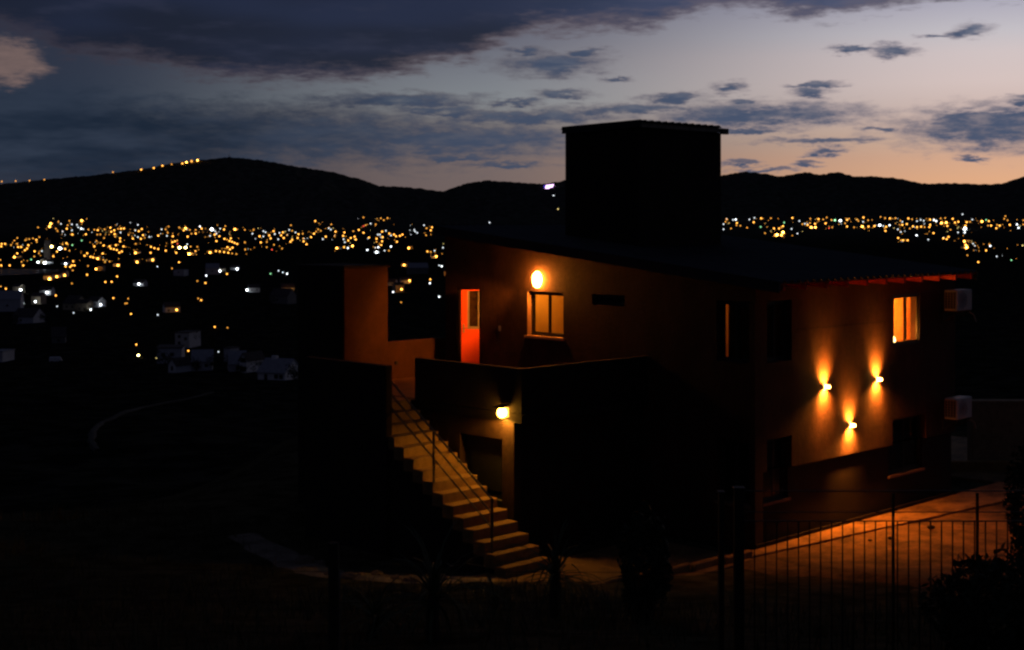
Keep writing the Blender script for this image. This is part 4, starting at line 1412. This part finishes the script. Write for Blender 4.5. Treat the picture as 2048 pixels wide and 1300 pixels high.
Z2 = """185,228,1 220,195,1 210,270,1 270,310,2 345,205,1 420,215,3 400,240,2 470,235,1 490,280,1 540,278,2 445,315,2 265,380,2 295,370,2 320,360,1 325,400,1r 268,432,2 320,440,2 480,432,1 560,435,1 187,480,2
310,505,2 537,487,2 463,520,4 343,617,2 260,690,1 610,220,2 540,235,1 890,190,1 875,230,2 1003,228,3 765,290,2 820,310,2 785,367,2 880,340,2 910,350,1 955,335,2 940,365,2 970,375,2 1000,388,2 1030,400,2
915,440,2 975,445,2 945,465,2 780,485,2 825,490,2 875,497,2 925,505,2 970,513,1 1020,520,1 710,503,3 1125,470,1 1120,235,1 1120,380,1 1225,232,1 1295,310,2 1310,383,2 1380,378,1 1410,300,2 1425,335,2
1460,250,2 1570,265,2 1550,300,2 1580,330,2 1620,295,1 1465,410,1 1380,440,1 1440,468,1r 1560,455,1 1665,180,1 1680,245,1 1755,285,2 1745,330,2 1660,375,2 1680,352,2 1810,335,1 1815,370,2 1850,405,2
1805,280,1 655,862,2 910,755,2 1665,937,3 1590,1070,1 315,1180,3 560,838,1 605,1065,2 570,1045,1
200,305,1w 590,195,2w 730,228,4w 770,250,1w 710,305,1w 785,280,1w 830,220,1w 350,445,4y 420,445,4y 440,405,1w 1210,280,1w 1340,250,1w 1365,262,1w 1340,312,1w 1475,285,1w 1515,345,1w 1530,270,1w
1645,235,1w 1720,265,1w 825,720,3w 1030,697,3w 665,775,2w 1147,945,3w 1425,753,1g 1520,718,1w 1570,737,1w 1620,753,2w 1555,1068,3w"""
Z3 = """180,130,2 370,170,1 215,230,1 165,280,2 190,255,1 130,320,2 245,245,1 420,255,2 305,315,2 410,310,1 525,265,2 510,305,2 600,330,2 570,360,2 645,315,2 660,348,2 630,250,1 695,235,2 750,268,2 815,325,2
750,88,1 955,98,1 990,120,1 1035,95,1 775,180,1 750,190,1r 895,170,1 970,255,2 905,340,2 975,320,2 970,370,2 905,375,1 960,413,2 1055,278,2 1110,290,2 1135,310,2 1180,305,2 1210,290,2 1145,375,2 435,450,3
520,440,2 620,425,3 1285,450,3 1230,650,3 1505,490,2 1545,495,1 1610,548,3 1500,635,2 1490,298,1 1495,215,1 1560,205,2 1545,240,2 1590,255,2 1640,268,2 1695,250,2 1690,285,2 1735,765,3 1730,978,2
1765,850,1 1130,870,3 1295,835,3 1200,937,3 1195,1090,1 1540,820,2 1050,480,1
270,345,1w 340,215,1w 365,230,1w 515,345,1w 530,380,1w 565,450,2w 835,160,1w 920,290,1w 945,290,1w 1015,245,1w 1075,300,1w 925,440,2w 890,445,1w 905,498,3w 795,472,2w 1075,432,2w 1000,480,1w 1360,255,1w
1385,270,1w 1350,235,1w 1465,180,1w 1690,445,1w 1750,520,1w 1645,655,1w 1675,665,2w 1745,663,1w 1535,865,2w 1735,888,2w 1645,1025,2w 1590,480,1w 1100,968,2w"""
Z4 = """155,185,1 135,215,1 280,230,2 275,260,1 325,265,1 205,300,1 410,290,1 495,220,2 590,170,2 715,170,1 990,165,2 755,300,2 820,300,2 870,270,2 850,280,1 795,380,4 870,350,4 850,385,3 1220,175,1 1325,180,2
1385,185,1 1430,160,1 1280,240,2 1185,255,2 1120,245,1 1230,285,3 1285,285,3 1415,235,2 1490,190,1 1500,285,1 1460,295,1r 1690,190,2 1715,175,1 1665,235,1 1690,275,2 1780,285,1 1820,185,1 1835,205,1
1900,160,2 1960,195,1 1885,275,3 1910,300,1 1965,275,2 2040,270,2 640,360,1 1215,230,1
230,190,1w 265,185,2w 110,310,1w 110,245,1w 505,165,1w 440,185,1w 585,280,1g 885,225,1g 980,305,1w 1055,365,1w 1080,205,1w 1535,195,2g 1605,200,3w 1150,240,1w 1895,215,1w"""
Z5 = """140,225,1 200,240,1 265,245,2 340,240,1 405,275,1 510,245,2 560,255,1 60,345,2 215,355,2 205,410,2 195,375,1 430,330,2 490,320,2 530,380,1 570,350,2 625,360,2 680,355,2 725,360,1 800,260,2 800,330,2
790,360,2 845,440,2 940,245,1 1000,240,1 1100,250,2 950,305,3 1015,300,3 1030,345,2 1130,300,2 1175,290,2 1285,295,2 1330,290,1 1070,395,1 1220,375,1 1270,340,2 975,510,2 1020,520,2 1045,490,2 375,505,2
410,535,1 440,535,2 500,535,2 1255,550,3 1290,545,3 1275,600,3 1285,630,4 1295,735,1 1440,825,2 1545,670,2 1490,285,3 1580,280,2 1610,340,2 1570,340,1 1690,330,1 1725,340,2 1680,375,2 1800,215,1
1785,250,1 1830,270,1 1860,330,2 2040,270,1 2040,325,1 1585,590,1
130,335,3w 175,345,1w 260,335,2w 430,290,1w 370,390,1w 410,425,1w 625,280,1w 675,265,1w 715,275,1w 850,265,2w 880,280,2w 1230,190,1w 1360,260,1w 1170,430,1w 1265,380,4w 1260,430,2w 620,470,2w 775,525,1w
1395,610,1w 1600,610,2w 1685,750,1w 1545,265,1g 1880,800,1g 2030,605,1y 1955,325,2w 1975,370,2w 1370,580,1w"""
Z6 = """173,42,2 460,52,1w 1075,182,2 1212,190,1 773,237,3 230,372,2 252,490,4y 447,517,1y 575,492,3w 693,477,3y 790,440,2 1115,450,1w"""
ZR = """10,225,1 85,222,1 160,220,1 240,216,1 612,174,1 765,160,2 833,152,2 880,145,2 930,143,1 988,137,2 1010,125,3 1038,115,2 1070,110,3"""
lights = []
for src, ox, oy, sc in ((Z1, 0, 420, 5.909), (Z2, 300, 420, 5.909), (Z3, 600, 420, 5.909), (Z4, 1430, 410, 6.4), (Z5, 1740, 400, 6.649), (Z6, 230, 620, 5.389), (ZR, 0, 280, 2.709)):
    for tok in src.split():
        a, b_, c_ = tok.split(',')
        col = c_[1:] or 'o'
        lights.append((ox + float(a) / sc, oy + float(b_) / sc, int(c_[0]), col, src is ZR))
lights += [(1116, 418, 1, 'y', False), (1107, 391, 1, 'w', False), (979, 445, 1, 'w', False)]

LCOL = {'o': (1.0, 0.40, 0.055), 'w': (0.86, 0.95, 1.0), 'y': (1.0, 0.78, 0.26), 'g': (0.35, 1.0, 0.45), 'r': (1.0, 0.10, 0.05)}
CNAME = {'o': 'amber', 'w': 'white', 'y': 'yellowish', 'g': 'greenish', 'r': 'red'}
LSTR = {1: 2.2, 2: 5.0, 3: 13.0, 4: 28.0}
FLUX = {1: 2.4, 2: 9.0, 3: 34.0, 4: 100.0}


def lamp_mesh(c_, s_):
    key = (c_, s_)
    if key not in lamp_mesh.cache:
        m = emis('lamp_%s_%d' % (CNAME[c_], s_), LCOL[c_], LSTR[s_], 'AUTO' if s_ > 1 else 'NONE')
        lamp_mesh.cache[key] = MB().ball((0, 0, 0), (1.0, 1.0, 0.9), 7, 5).mesh('luminaire', m, True)
    return lamp_mesh.cache[key]


lamp_mesh.cache = {}
pole_me = MB().tube([(0, 0, -1), (0, 0, 1)], 1.0, 5).mesh('pole', M_pole)
placed = []
for px, py, s_, c_, ridge in lights:
    if ridge:
        # standing on the crest of the hill
        a = math.atan((px - 1024) / FPX)
        yy = RR * 0.993 * math.cos(a)
        p = Vector(((px - 1024) / FPX * yy, yy, 0))
        p.z = gz(p.x, p.y)
        lz = EYE - (py - HOR) / FPX * yy
        lz = max(lz, p.z + 4)
    else:
        p = ray_ground(px, py + (2.5 if py < 560 else 5))
        if p is None:
            continue
        lz = EYE - (py - HOR) / FPX * p.y
    placed.append((px, py, s_, c_, p, lz))
placed.sort(key=lambda q: -q[2])
indiv, rest = placed[:300], placed[300:]


def zone(px, py):
    if py < 350 and px < 450:
        return 'on the crest of the big hill'
    if py < 368 and px < 120:
        return 'on the low shoulder of the big hill'
    if px > 1400:
        col = ['beside tank tower', 'above roof middle', 'above eave end', 'at right edge'][min(3, int((px - 1430) / 155))]
        row = ['in upper-row town', 'in middle-row town', 'in lower-row town'][0 if py < 445 else 1 if py < 462 else 2]
        return row + ' ' + col
    if py > 640:
        return 'by the white valley houses'
    cols = ['at left edge', 'below hill shoulder', 'below hill lamps', 'below hill summit', 'under hill slope', 'above terrace block', 'beside house gable']
    col = cols[min(6, int(px / 130))]
    row = 'at hill foot' if py < 470 else 'in mid town' if py < 505 else 'in near town' if py < 560 else 'at dark town-edge'
    return row + ' ' + col


ORD = ['first', 'second', 'third', 'fourth', 'fifth', 'sixth', 'seventh', 'eighth', 'ninth', 'tenth', 'eleventh', 'twelfth', 'thirteenth', 'fourteenth', 'fifteenth', 'sixteenth', 'seventeenth', 'eighteenth', 'nineteenth', 'twentieth']
SIZE = {1: 'faint', 2: 'small', 3: 'bright', 4: 'dazzling'}
buckets = {}
for q in indiv:
    buckets.setdefault((zone(q[0], q[1]), q[2], q[3]), []).append(q)
for (zn, s_, c_), qs in buckets.items():
    qs.sort(key=lambda q: q[0])
    for i, (px, py, s_, c_, p, lz) in enumerate(qs):
        lab = f'only {SIZE[s_]} {CNAME[c_]} street lamp {zn}' if len(qs) == 1 else f'{ORD[min(i, 19)]} from left, {SIZE[s_]} {CNAME[c_]} lamp {zn}'
        d = p.y
        pxs = d / (FPX / 2)
        r_ = math.sqrt(FLUX[s_] * pxs * pxs / (math.pi * LSTR[s_]))
        e = empty('street_lamp', p, 0, lab, 'street lamp', 'street lamps of the town in the valley')
        o = link('luminaire', lamp_mesh(c_, s_), e)
        o.scale = (r_, r_, r_)
        o.location = (0, 0, lz - p.z)
        o = link('pole', pole_me, e)
        hh_ = max(1.0, (lz - p.z) / 2)
        o.scale = (.07, .07, hh_)
        o.location = (0, 0, lz - p.z - hh_ - r_ * .5)
# houses standing beside the brighter lamps, faintly lit by them
town_parts = []
for W_, D_, H_, pr, wm in ((11, 9, 4.2, .35, M_hwhite), (9, 8, 6.0, .3, mat('town_tan_wall', (.5, .4, .28), .9, scale=.6)), (13, 9, 3.8, .4, M_hgrey)):
    hw, hd = W_ / 2, D_ / 2
    rise = hd * pr * 2
    pf = [(-hd, -4), (hd, -4), (hd, H_), (0, H_ + rise), (-hd, H_)]
    wl_m = MB().hexa([(-hw, y_, z_) for y_, z_ in pf], [(hw, y_, z_) for y_, z_ in pf]).mesh('wall', wm)
    rb = MB()
    for sg in (-1, 1):
        rb.hexa([(-hw - .4, 0, H_ + rise + .03), (-hw - .4, sg * (hd + .5), H_ - pr + .03), (hw + .4, sg * (hd + .5), H_ - pr + .03), (hw + .4, 0, H_ + rise + .03)],
                [(-hw - .4, 0, H_ + rise + .2), (-hw - .4, sg * (hd + .5), H_ - pr + .2), (hw + .4, sg * (hd + .5), H_ - pr + .2), (hw + .4, 0, H_ + rise + .2)])
    town_parts.append((wl_m, rb.mesh('roof', M_hroof), MB().box((-.7, -hd - .05, .9), (.7, -hd + .02, 2.3)).mesh('window', M_trim), hw))
bright = [q for q in indiv if q[2] >= 3 and 432 < q[1] < 640]
for k, (px, py, s_, c_, p, lz) in enumerate(bright):
    x_, y_ = p.x + random.uniform(-7, 7), p.y + random.uniform(7, 12)
    wl_m, rf_m, wn_m, hw = town_parts[k % 3]
    nth = 'by ' + SIZE[s_] + ' ' + CNAME[c_] + ' lamp ' + zone(px, py)
    same = [q for q in bright if (q[2], q[3], zone(q[0], q[1])) == (s_, c_, zone(px, py))]
    pos = sorted(same, key=lambda q: q[0]).index(bright[k])
    e = empty('town_house', (x_, y_, gz(x_, y_)), R(random.uniform(-30, 30)), ('dim house ' if len(same) == 1 else ORD[min(pos, 19)] + ' house from left ') + nth, 'house', 'dim houses beside the town lamps')
    link('wall', wl_m, e)
    link('roof', rf_m, e)
    for f_ in (-.5, .45):
        link('window', wn_m, e).location = (hw * f_, 0, 0)
# the faint remainder, plus random lights added to thicken the town's glow
rest_by = {}
jr = random.Random(5)
for q in list(indiv) + list(rest):
    if q[1] > 525 or q[1] < 425:
        continue
    for _ in range(jr.choice((0, 1, 1, 2))):
        px, py = q[0] + jr.gauss(0, 14), min(560, max(438, q[1] + jr.gauss(0, 5)))
        p = ray_ground(px, py + 2)
        if p is None:
            continue
        rest.append((px, py, 0, jr.choice('ooooowy'), p, p.z + 5))
for q in rest:
    rest_by.setdefault(q[3], []).append(q)
tw = MB()
idx = []
cols = sorted(rest_by)
tm_ = bpy.data.meshes.new('town_lights')
mats_i = []
for ci, c_ in enumerate(cols):
    for (px, py, s_, c2, p, lz) in rest_by[c_]:
        pxs = p.y / (FPX / 2)
        r_ = math.sqrt(FLUX.get(s_, jr.uniform(.15, .9)) * pxs * pxs / (math.pi * LSTR[1]))
        n0 = len(tw.f)
        tw.ball((p.x, p.y, lz), r_, 6, 4)
        mats_i += [ci] * (len(tw.f) - n0)
tm_.from_pydata(tw.v, [], tw.f)
for c_ in cols:
    tm_.materials.append(emis('lamp_%s_1' % CNAME[c_], LCOL[c_], LSTR[1], 'NONE'))
tm_.polygons.foreach_set('material_index', mats_i)
tag(link('town_lights', tm_), 'faint scattered lights of the far town', 'lights', kind='stuff')

# neon sign on the far hill and the mast on the summit
def on_hill(px, py):
    return ray_ground(px, py, 3000, 7100)


p = on_hill(1098, 377)
if p is not None:
    s = p.y / FPX
    ns_ = empty('hill_sign', p, 0, 'white and violet neon sign glowing on the far hillside', 'sign')
    z_ = EYE - (372.5 - HOR) / FPX * p.y - p.z
    MB().hexa([(-8 * s, -1, z_ - 5 * s), (6 * s, -1, z_ - 4 * s), (6 * s, 0, z_ - 4 * s), (-8 * s, 0, z_ - 5 * s)], [(-6 * s, -1, z_ + 2 * s), (10 * s, -1, z_ + 4 * s), (10 * s, 0, z_ + 4 * s), (-6 * s, 0, z_ + 2 * s)]).build('panel', emis('neon_white', (0.85, 0.5, 1.0), 3.2), ns_)
    MB().box((-6 * s, -1.4, z_ - 9 * s), (11 * s, -.9, z_ - 5.2 * s)).build('tube', emis('violet_halo', (0.8, 0.03, 0.7), 1.3), ns_)  # violet halo below the sign, added as a glowing bar
    MB().box((-10 * s, -1.4, z_ - 3 * s), (-8.3 * s, -.9, z_ + 2 * s)).build('tube', emis('neon_blue', (0.12, 0.08, 0.9), 1.0), ns_)
    for x_ in (-5, 5):
        MB().box((x_ * s - 1, -.8, -8), (x_ * s + 1, .2, z_ - 4 * s)).build('leg', M_pole, ns_)
a = math.atan((458 - 1024) / FPX)
yy = RR * .998 * math.cos(a)
ms_ = empty('mast', ((458 - 1024) / FPX * yy, yy, gz((458 - 1024) / FPX * yy, yy)), 0, 'thin pale mast on the summit of the big hill', 'mast')
MB().tube([(0, 0, -5), (0, 0, 16)], 1.2, 6, .6).build('pole', mat('mast_paint', (.6, .6, .6), .6), ms_)
MB().tube([(-4, 0, 9), (4, 0, 9)], .6, 5).build('cross_arm', MATS['mast_paint'], ms_)
